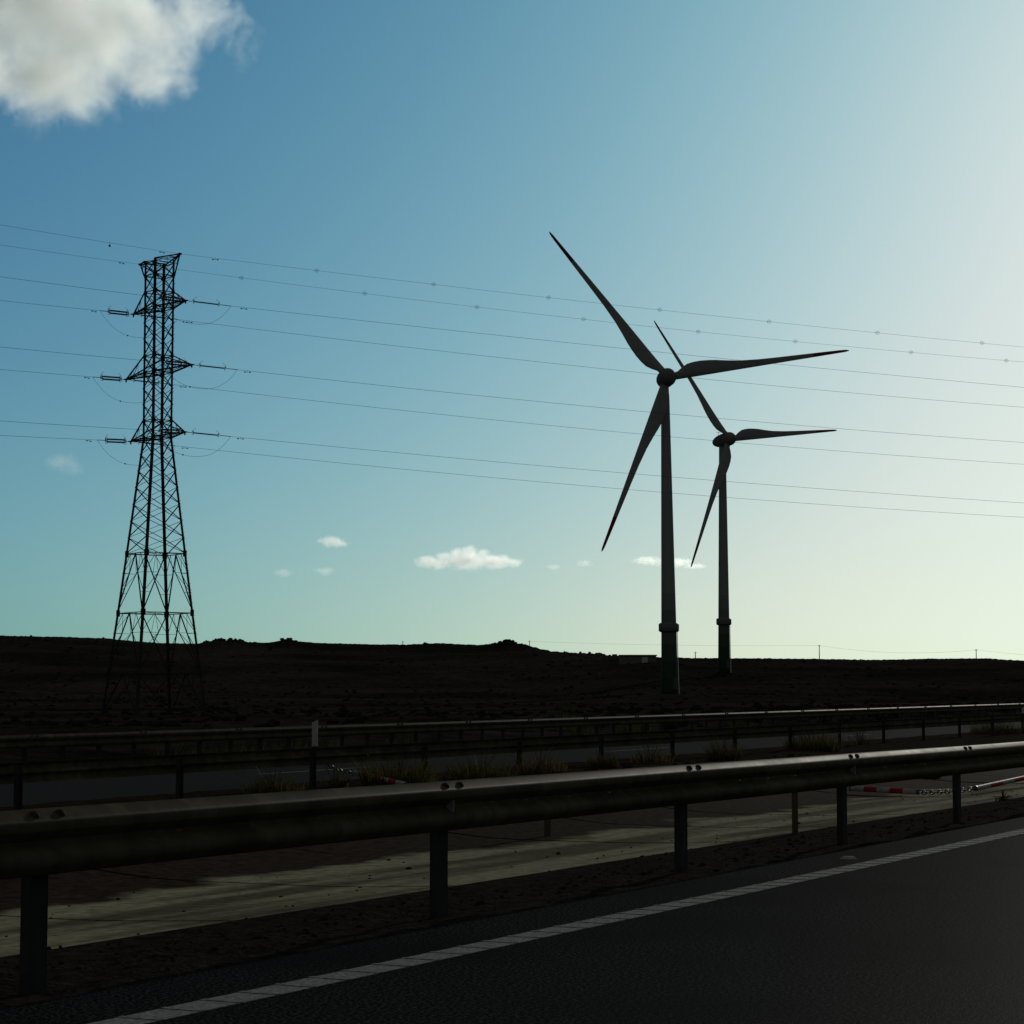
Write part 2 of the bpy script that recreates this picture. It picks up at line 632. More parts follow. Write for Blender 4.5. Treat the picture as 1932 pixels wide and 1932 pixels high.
# painted lines ---------------------------------------------------------
def line(name, frame, l, w, s0, s1, zf, mat='white_paint', ribs=0.0):
    mb = MB()
    ds = ribs if ribs else 4.0
    s = s0
    while s < s1 - 1e-4:
        e = min(s + ds, s1)
        if ribs:
            # plate then a raised transverse rib
            r = 0.035
            for a, b, h in ((s, e - r, 0.004), (e - r + 0.001, e - 0.001, 0.0078)):
                jl = 0.006 * noise.noise(Vector((s * 3, 1, 2)))
                p = [(a, l - w / 2 + jl, zf(a) + h), (b, l - w / 2 + jl, zf(b) + h), (b, l + w / 2 + jl, zf(b) + h), (a, l + w / 2 + jl, zf(a) + h)]
                q = [(x, y, z - h + 0.001) for x, y, z in p]
                mb.add(p + q, [(0, 1, 2, 3), (0, 4, 5, 1), (1, 5, 6, 2), (2, 6, 7, 3), (3, 7, 4, 0)])
        else:
            mb.add([(s, l - w / 2, zf(s) + 0.006), (e, l - w / 2, zf(e) + 0.006), (e, l + w / 2, zf(e) + 0.006), (s, l + w / 2, zf(s) + 0.006)], [(0, 1, 2, 3)])
        s = e
    o = mb.build(name, mat)
    o.matrix_world = Matrix(((frame.D.x, frame.L.x, 0, 0), (frame.D.y, frame.L.y, 0, 0), (0, 0, 1, 0), (0, 0, 0, 1)))
    tag(o, kind='structure')
    return o


line('edge_line', R1, 5.72, 0.21, 0.0, 160, lambda s: 0.0, ribs=0.305)
line('far_edge_line', R2, 23.15, 0.16, -10, 300, far_plane, ribs=0.6)
for (ua, ub) in ((487, 702), (1143, 1262), (1590, 1645)):
    LD = 26.9
    line('lane_dash', R2, LD, 0.13, R2.s_at(ua, LD, 1440), R2.s_at(ub, LD, 1440), far_plane)
line('far_edge_line', R2, 33.3, 0.15, -10, 300, far_plane)

# ------------------------------------------------------------------ hills
SKY_PTS = [(-900, 1215), (-300, 1203), (0, 1198), (100, 1201), (200, 1204), (290, 1212), (370, 1214), (385, 1210.5), (410, 1206.5),
           (425, 1207.5), (440, 1206), (452, 1208), (470, 1211), (500, 1212.3), (522, 1209.5), (533, 1206.6), (538, 1207.2),
           (545, 1205), (550, 1206.5), (560, 1209), (600, 1212), (700, 1215), (760, 1215.5), (830, 1212.5), (870, 1215), (905, 1216), (930, 1214),
           (944, 1211.5), (951, 1209), (956, 1207.3), (963, 1210), (972, 1212), (985, 1214), (1000, 1218), (1020, 1223.5), (1040, 1228), (1100, 1232), (1170, 1236.5),
           (1245, 1239), (1300, 1240.8), (1420, 1242), (1500, 1242), (1650, 1244), (1800, 1242), (1870, 1242), (1932, 1245.5), (2300, 1252), (3000, 1262)]


def interp(pts, x):
    if x <= pts[0][0]:
        return pts[0][1]
    for (x0, y0), (x1, y1) in zip(pts, pts[1:]):
        if x <= x1:
            return y0 + (y1 - y0) * (x - x0) / (x1 - x0)
    return pts[-1][1]


G = [(0, 0), (0.2, 0.0), (0.30, 0.012), (0.45, 0.05), (0.61, 0.13), (0.80, 0.55), (0.9, 0.79), (1.0, 1.0)]


SMOOTH = {}


def smooth_sky(u):
    k = round(u / 12)
    if k not in SMOOTH:
        SMOOTH[k] = sum(interp(SKY_PTS, k * 12 + d) for d in range(-150, 151, 10)) / 31
    return SMOOTH[k]


def ridge_r(u):
    return 850 - 150 * sstep(900, 1300, u)


def terrain_z(r, az):
    t = math.tan(max(-1.2, min(1.2, az)))
    u = 966 + F * t * 1.0035
    x, y = r * sin(az), r * cos(az)
    rk = ridge_r(u) / max(0.3, cos(az))
    q0 = r / rk
    kk = sstep(0.88, 0.985, q0)
    k1 = math.floor(u / 12)
    f1 = u / 12 - k1
    vsm = smooth_sky(k1 * 12) * (1 - f1) + smooth_sky(k1 * 12 + 12) * f1
    v = interp(SKY_PTS, u) * kk + vsm * (1 - kk)
    d = ray(u, v)
    el = d.z / sqrt(d.x ** 2 + d.y ** 2)
    zs = CAMZ + el * rk
    if abs(az) > 0.9:
        zs *= max(0.0, 1 - (abs(az) - 0.9) / 0.6)
    # fine skyline roughness
    q = r / rk
    if q <= 1:
        zp = zs * interp(G, q)
        zp += fbm(x, y, 60, 5, 1.0) * 0.9 * sstep(0.3, 0.6, q) * (1 - sstep(0.86, 0.98, q))
    else:
        zp = zs - (r - rk) * 0.05
        zp = max(zp, -6.0)
    zp += 0.12 * fbm(x, y, 6, 3, 4.0) * sstep(60, 160, r)
    if 0.95 < q < 1.06:
        rk_ = max(exp(-((u - c) / w_) ** 2) for c, w_ in ((425, 40), (543, 16), (956, 22), (1150, 40)))
        zp += 0.16 * noise.noise(Vector((u / 7.0, 0, 3))) + (0.10 + 0.42 * rk_) * noise.noise(Vector((u / 3.4, q * 30, 8)))
    # join with the carriageway
    s, l = R3.sl(x, y)
    lat = l - L_FAR
    zl = far_plane(max(s, -20)) - 0.12 + 0.10 * fbm(x, y, 3.0, 4, 2.0) * sstep(1.0, 4, lat)
    zl += 0.25 * sstep(3, 9, lat) * (1 + 1.0 * fbm(x, y, 9.0, 3, 6.0))
    if lat < 0.9:
        zl = far_plane(max(s, -20)) - 0.12 - 0.9 * sstep(0.9, -0.6, lat) if lat < 0.9 else zl
    k = sstep(4, 70, lat)
    return zl * (1 - k) + zp * k if lat < 70 else zp


def hills():
    azs = []
    a = -180.0
    while a < 180.0:
        azs.append(a)
        if -14.5 <= a < 14.5:
            a += 0.026
        elif -30 <= a < 40:
            a += 0.5
        else:
            a += 4
    azs.append(180.0)
    rs = [3.0]
    while rs[-1] < 1150:
        r = rs[-1]
        if r < 34:
            st = 6
        elif r < 130:
            st = r * 0.014
        elif r < 600:
            st = r * 0.022
        else:
            st = 9
        rs.append(r + st)
    rs += [1300, 1600, 2200, 3500, 6000]
    mb = MB()
    na = len(azs)
    for r in rs:
        for a in azs:
            ar = radians(a)
            z = terrain_z(r, ar)
            mb.v.append(Vector((r * sin(ar), r * cos(ar), z)))
    for i in range(len(rs) - 1):
        for j in range(na - 1):
            p = i * na + j
            mb.quad([p, p + 1, p + na + 1, p + na])
    o = mb.build('terrain', 'hill_ground', smooth=True)
    recalc(o)
    tag(o, kind='structure')


hills()


def ground_at(x, y):
    return terrain_z(sqrt(x * x + y * y), atan2(x, y))


# ------------------------------------------------------------------ guardrails
def beam_profile():
    half = [(0.000, 0.154), (0.005, 0.155), (0.012, 0.153), (0.030, 0.143), (0.066, 0.116), (0.075, 0.108), (0.080, 0.100), (0.083, 0.090),
            (0.083, 0.070), (0.079, 0.056), (0.066, 0.044), (0.026, 0.020), (0.012, 0.012), (0.006, 0.007)]
    pr = half + [(a, -b) for a, b in reversed(half)]
    return pr


PROF = beam_profile()


def beam_section(frame, s0, s1, l, zf, side, slots=(), steps=2, top=0.0):
    """W beam from s0 to s1. side=-1: wave bulges towards the near side. zf = height of beam centre"""
    mb = MB()
    t = 0.004
    st = [s0 + (s1 - s0) * i / steps for i in range(steps + 1)]
    for q in slots:
        st += [q - 0.03, q + 0.03]
    st = sorted(st)
    n = len(PROF)
    mid = n // 2 - 1                    # valley strip index
    for s in st:
        k = (s - s0) / (s1 - s0)
        off = 0.006 * k                 # far end lies over the next section
        for dl in (0.0, -t):
            for a, b in PROF:
                mb.v.append(frame.P(s, l + side * (a + off + dl), zf(s) + b))
    row = 2 * n
    for i in range(len(st) - 1):
        hole = any(abs((st[i] + st[i + 1]) / 2 - q) < 0.02 for q in slots)
        for j in range(n - 1):
            if hole and j == mid:
                continue
            a = i * row + j
            mb.quad([a, a + row, a + row + 1, a + 1])
            a += n
            mb.quad([a, a + 1, a + row + 1, a + row])
        for j in (0, n - 1):
            a = i * row + j
            mb.quad([a, a + n, a + n + row, a + row])
    for i in (0, len(st) - 1):
        for j in range(n - 1):
            a = i * row + j
            mb.quad([a, a + 1, a + n + 1, a + n])
    return mb


def guardrail(label, frame, l, s_first, n, pitch, post_ds, zc, zg, side, post_off, detail, s_posts):
    root = empty('guardrail', frame.P(s_first, l, zg(s_first)))
    tag(root, label, 'guardrail', 'guardrails along the two carriageways')
    inv = root.location.copy()

    def put(mb, name, mat, smooth=False):
        o = mb.build(name, mat, smooth=smooth, origin=inv)
        o.location = (0, 0, 0)
        o.parent = root
        recalc(o)
        return o
    for k in range(n):
        s0 = s_first + k * pitch
        slots = [s0 + pitch * q - 0.25 for q in (0.345, 0.515, 0.685)] if detail else []
        sec = put(beam_section(frame, s0 - 0.16, s0 + pitch + 0.16, l, zc, side, slots), 'rail_section', 'galvanised')
        sec.data.polygons.foreach_set('use_smooth', [True] * len(sec.data.polygons))
        sec.data.set_sharp_from_angle(angle=radians(30))
        # splice bolts on the upper slope
        for ds in (-0.095, 0.095):
            mb = MB()
            c = frame.P(s0 + ds, l + side * 0.056, zc(s0) + 0.127)
            nrm = (frame.L * side * 0.74 + Vector((0, 0, 0.68))).normalized()
            q = 1.0 if detail else 1.25
            mb.tube([c - nrm * 0.008, c + nrm * 0.004, c + nrm * 0.0045, c + nrm * 0.013 * q, c + nrm * 0.019 * q],
                    [0.028 * q, 0.028 * q, 0.022 * q, 0.019 * q, 0.007], n=10 if detail else 6)
            put(mb, 'bolt', 'bolt_steel')
    for s in s_posts:
        mb = MB()
        zt = zc(s) + 0.10
        zb = zg(s) - 0.25
        c = frame.P(s, l + post_off, (zt + zb) / 2)
        # channel post: web towards the road and two flanges
        sg = 1 if post_off > 0 else -1
        mb.box(c - frame.L * sg * 0.027, 0.125, 0.006, zt - zb, frame.D, frame.L)
        for q in (-1, 1):
            mb.box(c + frame.D * (q * 0.0605), 0.006, 0.06, zt - zb - 0.004, frame.D, frame.L)
        p = put(mb, 'post', 'post_steel')
        if detail:
            sp = MB()
            sp.box(frame.P(s, l + post_off / 2 - sg * 0.01, zc(s)), 0.10, abs(post_off) - 0.045, 0.16, frame.D, frame.L)
            o = put(sp, 'spacer', 'post_steel')
    return root


# near guardrail : joints seen at 109, 855, 1307, 1604, 1820
near_s0 = R1.s_at(855, L_NEAR - 0.086, 1475) - 4.0 * 1
near_rail = guardrail('dusty W-beam guardrail in the foreground, beside the near road edge',
          R1, L_NEAR - 0.03, near_s0 - 8.0, 22, 4.0, 4.0, lambda s: 0.840 - 0.155 + 0.006 * noise.noise(Vector((s / 5, 0, 1))), lambda s: -0.03, -1, 0.11, True,
          [R1.s_at(828, L_NEAR + 0.08, 1600) - 4.0 * 3 + 4 * k for k in range(22)])


def reflectors():
    for i, k in enumerate((0, 2, 4, 6)):
        s = near_s0 + 4.0 * (k + 1) - 0.02
        mb = MB()
        c = R1.P(s, L_NEAR - 0.03 - 0.047, 0.685)
        X = (R1.L * 0.95 + R1.D * 0.3).normalized()
        mb.add([c - X * 0.03 + Vector((0, 0, 0.035)), c - X * 0.03 + Vector((0, 0, -0.035)), c + X * 0.035 + Vector((0, 0, -0.06)), c + X * 0.035 + Vector((0, 0, 0.06)),
                c - X * 0.03 + Vector((0, 0, 0.035)) + R1.D * 0.006, c - X * 0.03 + Vector((0, 0, -0.035)) + R1.D * 0.006,
                c + X * 0.035 + Vector((0, 0, -0.06)) + R1.D * 0.006, c + X * 0.035 + Vector((0, 0, 0.06)) + R1.D * 0.006],
               [(0, 1, 2, 3), (7, 6, 5, 4), (0, 4, 5, 1), (1, 5, 6, 2), (2, 6, 7, 3), (3, 7, 4, 0)])
        o = mb.build('reflector', 'reflector_plate', origin=near_rail.location)
        o.location = (0, 0, 0)
        o.parent = near_rail


reflectors()

mid_posts = [30, 342, 594, 806, 983, 1138, 1269, 1385, 1490, 1581, 1669, 1744, 1813, 1877, 1930]
ms0 = R2.s_at(594, L_MID, 1450)
guardrail('low guardrail seen from behind, its posts on the near side, beyond the weedy median',
          R2, L_MID + 0.19, ms0 - 20.2, 30, 4.0, 4.0, lambda s: far_plane(s) + 0.745 - 0.155, far_plane, 1, -0.15, False,
          [ms0 - 20 + 4.0 * k for k in range(30)])

# far rail: joints k = 0..20
fs0 = R3.s_at(268, L_FAR, 1384)
fs20 = R3.s_at(1922, L_FAR, 1330)
FP = (fs20 - fs0) / 19.0
guardrail('far guardrail with closely spaced posts at the foot of the dark hillside',
          R3, L_FAR, fs0 - 3 * FP, 32, FP, FP / 3, lambda s: far_plane(s) + 0.765 - 0.155, far_plane, -1, 0.17, False,
          [fs0 - 3 * FP - 0.1 + FP / 3 * k for k in range(94)])


# ------------------------------------------------------------------ delineators
def delineator(u, vtop, vbot, label, depth, w=0.12):
    p = at(u, vbot, depth)
    top = at(u, vtop, depth)
    h = top.z - p.z
    root = empty('delineator_post', p)
    tag(root, label, 'delineator', 'white delineator boards on the median guardrail')
    mb = MB()
    a = w / 2
    prof = [(-a, 0), (a, 0), (a, h), (-a, h - 0.055)]
    t = 0.03
    X = Vector((0.94, -0.34, 0)).normalized()
    Y = Vector((0.34, 0.94, 0)).normalized()
    vs = [X * x + Vector((0, 0, z)) - Y * t / 2 for x, z in prof] + [X * x + Vector((0, 0, z)) + Y * t / 2 for x, z in prof]
    mb.add(vs, [(0, 1, 2, 3), (7, 6, 5, 4), (0, 4, 5, 1), (1, 5, 6, 2), (2, 6, 7, 3), (3, 7, 4, 0)])
    mb.build('board', 'delineator_white', root)
    m2 = MB()
    m2.box((0, 0.05, -0.15), 0.05, 0.02, 0.5)
    m2.build('bracket', 'post_steel', root)


delineator(594, 1358, 1408, 'white slant-topped delineator board left of centre, on the guardrail below the hill', 45.2)
delineator(1931, 1333, 1362, 'white delineator board at the right edge of the picture, on the guardrail', 92.0)


# ------------------------------------------------------------------ lattice pylon
PD = 195.0
PB = at(290, 1345, PD)
PB.z = 0.0
AR = radians(-54)                       # tower face direction (to the right and towards the viewer)
AT_ = Vector((cos(radians(-51)), sin(radians(-51)), 0))   # arms' direction
A_ = Vector((cos(AR), sin(AR), 0))
B_ = Vector((-sin(AR), cos(AR), 0))     # line direction to the right and away


def z_of(v, depth=PD, u=290):
    return at(u, v, depth).z


def half_side(v):
    """half side of the square section, metres, at picture height v"""
    if v < 827:
        px = 29.0 + (827 - v) * 0.002
    elif v < 1157:
        px = 29.0 + (v - 827) * 0.1382
    else:
        px = 74.6 + (v - 1157) * 0.147
    d = px / 0.993 * PD / F
    return d / sqrt(2)


def pyl(v, i, j):
    h = half_side(v)
    p = PB + A_ * (i * h) + B_ * (j * h)
    p.z = z_of(v)
    return p


CORN = [(1, 1), (1, -1), (-1, -1), (-1, 1)]
pylon = empty('transmission_tower', Vector((PB.x, PB.y, 0.1)))
tag(pylon, 'dark four-legged steel lattice pylon with three tiers of short arms, left side', 'pylon')
PO = pylon.location.copy()


def pput(mb, name, mat='lattice_steel', parent=None):
    o = mb.build(name, mat, origin=PO)
    o.location = (0, 0, 0)
    o.parent = parent or pylon
    recalc(o)
    return o


LEV = [497, 521, 552, 582, 609, 639, 672, 703, 733, 763, 794, 826, 857, 888, 919, 951, 983, 1014, 1045]
for (i, j) in CORN:
    mb = MB()
    vv = [492, 826, 1045, 1157, 1272, 1352]
    for a, b in zip(vv, vv[1:]):
        w = 0.19 if b <= 826 else (0.21 if b <= 1157 else 0.21)
        mb.angle(pyl(a, i, j), pyl(b, i, j), w, 0.03, A_ * -i, B_ * -j)
    # gusset plates at the rings
    for v in (521, 552, 582, 672, 703, 794, 826):
        p = pyl(v, i, j)
        mb.box(p - A_ * (i * 0.12), 0.30, 0.02, 0.34, A_, B_)
        mb.box(p - B_ * (j * 0.12), 0.02, 0.30, 0.34, A_, B_)
    for v in (1045, 1157, 1272):
        p = pyl(v, i, j)
        mb.box(p - A_ * (i * 0.13), 0.36, 0.02, 0.55, A_, B_)
        mb.box(p - B_ * (j * 0.13), 0.02, 0.36, 0.55, A_, B_)
    pput(mb, 'leg')
    fm = MB()
    pb = pyl(1352, i, j)
    fm.tube([pb - Vector((0, 0, 1.2)), pb + Vector((0, 0, 0.1)), pb + Vector((0, 0, 0.25))], [0.5, 0.5, 0.42], n=12)
    pput(fm, 'footing', 'footing')

brace = MB()
BW = 0.105


def face_pairs():
    for k in range(4):
        yield CORN[k], CORN[(k + 1) % 4]


def lerp(a, b, t):
    return a + (b - a) * t


for ca, cb in face_pairs():
    # X panels
    for a, b in zip(LEV, LEV[1:]):
        w = BW if b > 826 else 0.10
        brace.bar(pyl(a, *ca), pyl(b, *cb), w, 0.03)
        brace.bar(pyl(a, *cb), pyl(b, *ca), w, 0.03)
    for v in (497, 521, 552, 582, 672, 703, 794, 826, 1045, 1157, 1272):
        brace.bar(pyl(v, *ca), pyl(v, *cb), 0.10 if v > 1000 else 0.09, 0.07)
    # K panels with redundant members
    for (vt, vb) in ((1045, 1157), (1157, 1272), (1272, 1352)):
        A0, B0 = pyl(vt, *ca), pyl(vt, *cb)
        A1, B1 = pyl(vb, *ca), pyl(vb, *cb)
        M0 = (A0 + B0) / 2
        for P0, P1 in ((A0, A1), (B0, B1)):
            brace.bar(M0, P1, 0.11, 0.05)
            last = None
            for t in (0.33, 0.66):
                pl = lerp(P0, P1, t)
                pm = lerp(M0, P1, t)
                brace.bar(pl, pm, 0.065, 0.03)
                if t == 0.33:
                    q = lerp(M0, P0, 0.5)
                    brace.bar(pl, q, 0.045, 0.03)
                    brace.bar(pm, q, 0.045, 0.03)
                    brace.bar(pm, lerp(P0, P1, 0.66), 0.045, 0.03)
# plan bracing
for v in (521, 582, 703, 826, 1045, 1157):
    brace.bar(pyl(v, 1, 1), pyl(v, -1, -1), 0.055, 0.03)
    brace.bar(pyl(v, 1, -1), pyl(v, -1, 1), 0.055, 0.03)
pput(brace, 'bracing')

# climbing ladder pegs and a pale sign plate on the leg
mb = MB()
for k in range(70):
    t = k / 69.0
    v = 1330 - (1330 - 500) * t
    p = pyl(v, 1, 1)
    mb.bar(p, p + A_ * 0.22, 0.02)
pput(mb, 'climbing_pegs')

TIPS = {}


def arm(name, side, vtip, length, vlow, vup):
    h = half_side(vlow)
    c = PB.copy()
    tip = PB + AT_ * (side * length)
    tip.z = z_of((vtip), tip.y, 290)
    TIPS[name] = tip
    mb = MB()
    for j in (-1, 1):
        lo = pyl(vlow, side, j)
        up = pyl(vup, side, j)
        mb.bar(lo, tip, 0.14, 0.10)
        mb.bar(up, tip, 0.10, 0.08)
        prev = None
        for t in (0.3, 0.58, 0.8):
            a = lerp(lo, tip, t)
            b = lerp(up, tip, t)
            mb.bar(a, b, 0.045, 0.03)
            if prev:
                mb.bar(prev, b if False else a, 0.045, 0.03)
            prev = b
    for t0, t1 in ((0.0, 0.3), (0.3, 0.58), (0.58, 0.8)):
        a0, b0 = lerp(pyl(vlow, side, 1), tip, t0), lerp(pyl(vlow, side, -1), tip, t0)
        a1, b1 = lerp(pyl(vlow, side, 1), tip, t1), lerp(pyl(vlow, side, -1), tip, t1)
        mb.bar(a0, b1, 0.05, 0.03)
        mb.bar(b0, a1, 0.05, 0.03)
        mb.bar(a1, b1, 0.05, 0.03)
    mb.box(tip, 0.34, 0.30, 0.10, A_, B_)
    mb.box(tip - Vector((0, 0, 0.14)), 0.10, 0.10, 0.24, A_, B_)
    pput(mb, 'cross_arm')


arm('R1', 1, 567, 4.5, 582, 552)
arm('L1', -1, 593, 4.5, 582, 552)
arm('R2', 1, 688, 5.65, 703, 672)
arm('L2', -1, 716, 5.65, 703, 672)
arm('R3', 1, 815, 4.65, 826, 794)
arm('L3', -1, 833, 4.65, 826, 794)


def peak(name, side, vtip, length):
    tip = PB + AT_ * (side * length)
    tip.z = z_of(vtip, tip.y)
    TIPS[name] = tip
    mb = MB()
    for j in (-1, 1):
        mb.bar(pyl(521, side, j), tip, 0.11, 0.08)
        mb.bar(pyl(492, side, j), tip, 0.12, 0.09)
        mb.bar(lerp(pyl(521, side, j), tip, 0.5), lerp(pyl(492, side, j), tip, 0.5), 0.045, 0.03)
        mb.bar(lerp(pyl(521, side, j), tip, 0.5), pyl(492, side, j), 0.045, 0.03)
    for t in (0.0, 0.5):
        mb.bar(lerp(pyl(492, side, 1), tip, t), lerp(pyl(492, side, -1), tip, t), 0.06, 0.05)
    mb.bar(lerp(pyl(492, side, 1), tip, 0.5), pyl(492, side, -1), 0.045, 0.03)
    mb.bar(lerp(pyl(492, side, 1), tip, 0.5), pyl(492, -side, -1), 0.05, 0.03)
    mb.box(tip, 0.25, 0.25, 0.16, A_, B_)
    pput(mb, 'earth_wire_peak')


peak('E1', 1, 479, 3.45)
peak('E2', -1, 499, 3.4)

# ------------------------------------------------------------------ conductors
BR = radians(23)
BL = radians(54)
DR = Vector((cos(BR), sin(BR), 0))
DL = Vector((-cos(BL), -sin(BL), 0))


def plane_pt(P0, D, u, v):
    """point of the vertical plane (P0, D) seen at picture position u, v; returns t and z"""
    d = ray(u, v)
    # (x,y) = k*(d.x,d.y) = P0 + t*D
    det = d.x * -D.y + D.x * d.y
    k = (P0.x * -D.y + D.x * P0.y) / det
    t = (d.x * P0.y - d.y * P0.x) / det * -1
    t = ((k * d.x - P0.x) * D.x + (k * d.y - P0.y) * D.y)
    return t, CAMZ + k * d.z


RIGHT = {'E1': [(1000, 557.5), (1932, 655)], 'E2': [(1000, 591), (1932, 683)], 'R1': [(1000, 639), (1932, 731)], 'L1': [(1000, 681), (1932, 768.5)],
         'R2': [(1000, 756), (1932, 835)], 'L2': [(1000, 799), (1932, 876)], 'R3': [(1000, 877), (1932, 949)], 'L3': [(1000, 907.5), (1932, 976)]}
LEFT = {'E1': 424, 'E2': 462, 'R1': 522, 'L1': 567, 'R2': 654.5, 'L2': 697, 'R3': 794, 'L3': 821.5}
WORD = {'R1': 'upper', 'R2': 'middle', 'R3': 'lower', 'L1': 'upper', 'L2': 'middle', 'L3': 'lower'}


def insulator(tip, D, drop, double, label, group):
    """tension string from the arm tip along D; returns the end where the cable starts"""
    L0, L1, L2 = 0.62, 3.05, 4.05
    d = (D + Vector((0, 0, -drop))).normalized()
    root = empty('insulator_string', tip)
    tag(root, label, 'insulator', group)
    side = Vector((0, 0, 1)).cross(d).normalized()
    up = d.cross(side).normalized()
    if up.z < 0:
        up = -up
    offs = [up * 0.115, up * -0.115] if double else [Vector((0, 0, 0))]
    hw = MB()
    hw.tube([Vector((0, 0, 0)), d * L0], 0.03, 6)
    hw.tube([d * L1, d * L2], 0.03, 6)
    if double:
        for q in (L0, L1):
            hw.box(d * q, 0.26, 0.05, 0.05, up, side, d)
    hw.build('yoke', 'chain_steel', root)
    for of in offs:
        mb = MB()
        pts, rs = [], []
        n = 24
        a0 = L0 + 0.12
        a1 = L1 - 0.12
        for k in range(n):
            t0 = a0 + (a1 - a0) * k / n
            dt = (a1 - a0) / n
            pts += [d * t0 + of, d * (t0 + dt * 0.45) + of, d * (t0 + dt * 0.5) + of]
            rs += [0.045, 0.05, 0.082]
        mb.tube(pts, rs, 8)
        mb.build('shed_rod', 'insulator_polymer', root)
        for q, sg in ((a0 - 0.02, 1), (a1 + 0.02, -1)):
            rm = MB()
            cc = d * q + of
            ring = [cc + (side * cos(a) + up * sin(a)) * 0.17 for a in [2 * pi * k / 12 for k in range(13)]]
            rm.tube(ring, 0.018, 5, cap=False)
            rm.tube([cc, cc + up * 0.17], 0.015, 5)
            rm.build('arcing_ring', 'chain_steel', root)
    # arcing horns
    for q, sg in ((L0, 1), (L1, -1)):
        hm = MB()
        c0 = d * q + (offs[0] if double else Vector((0, 0, 0)))
        hm.tube([c0, c0 + up * 0.18 + d * 0.02 * sg, c0 + up * 0.3 + d * 0.16 * sg, c0 + up * 0.42 + d * 0.34 * sg], 0.015, 5)
        hm.build('arcing_horn', 'chain_steel', root)
    return tip + d * L2


def cable(start, D, pts, label, group, r, end_t, wires=14, dampers=(), spirals=()):
    """parabola through start and one or two (t, z) points"""
    if len(pts) == 2:
        (t1, z1), (t2, z2) = pts
        z0 = start.z
        y1, y2 = (z1 - z0) / t1, (z2 - z0) / t2
        c = (y2 - y1) / (t2 - t1)
        b = y1 - c * t1
    else:
        (t1, z1), = pts
        c = 0.0003
        b = (z1 - start.z) / t1 - c * t1
    mb = MB()
    f = lambda t: start + D * t + Vector((0, 0, b * t + c * t * t))
    n = 60
    mb.tube([f(end_t * (k / n)) - start for k in range(n + 1)], r, 5)
    o = mb.build('power_cable', 'cable', smooth=True)
    o.location = start
    tag(o, label, 'power cable', group)
    for t in dampers:
        m2 = MB()
        p = f(t) - start
        m2.tube([p, p - Vector((0, 0, 0.10))], 0.018, 5)
        for sg in (-1, 1):
            q = p - Vector((0, 0, 0.12))
            m2.tube([q, q + D * (sg * 0.14), q + D * (sg * 0.15), q + D * (sg * 0.30)], [0.012, 0.012, 0.05, 0.045], 6)
        m2.build('vibration_damper', 'chain_steel', o)
    for t in spirals:
        m2 = MB()
        p = f(t) - start
        S = Vector((0, 0, 1)).cross(D)
        pp = []
        for k in range(41):
            a = k / 40
            rad = 0.175 * sin(pi * a) + 0.025
            an = a * 2 * pi * 4
            pp.append(p + D * ((a - 0.5) * 0.5) + (S * cos(an) + Vector((0, 0, 1)) * sin(an)) * rad)
        m2.tube(pp, 0.009, 4)
        m2.build('bird_marker', 'cable', o)
    return f


def t_of_u(P0, D, u, v):
    return plane_pt(P0, D, u, v)[0]


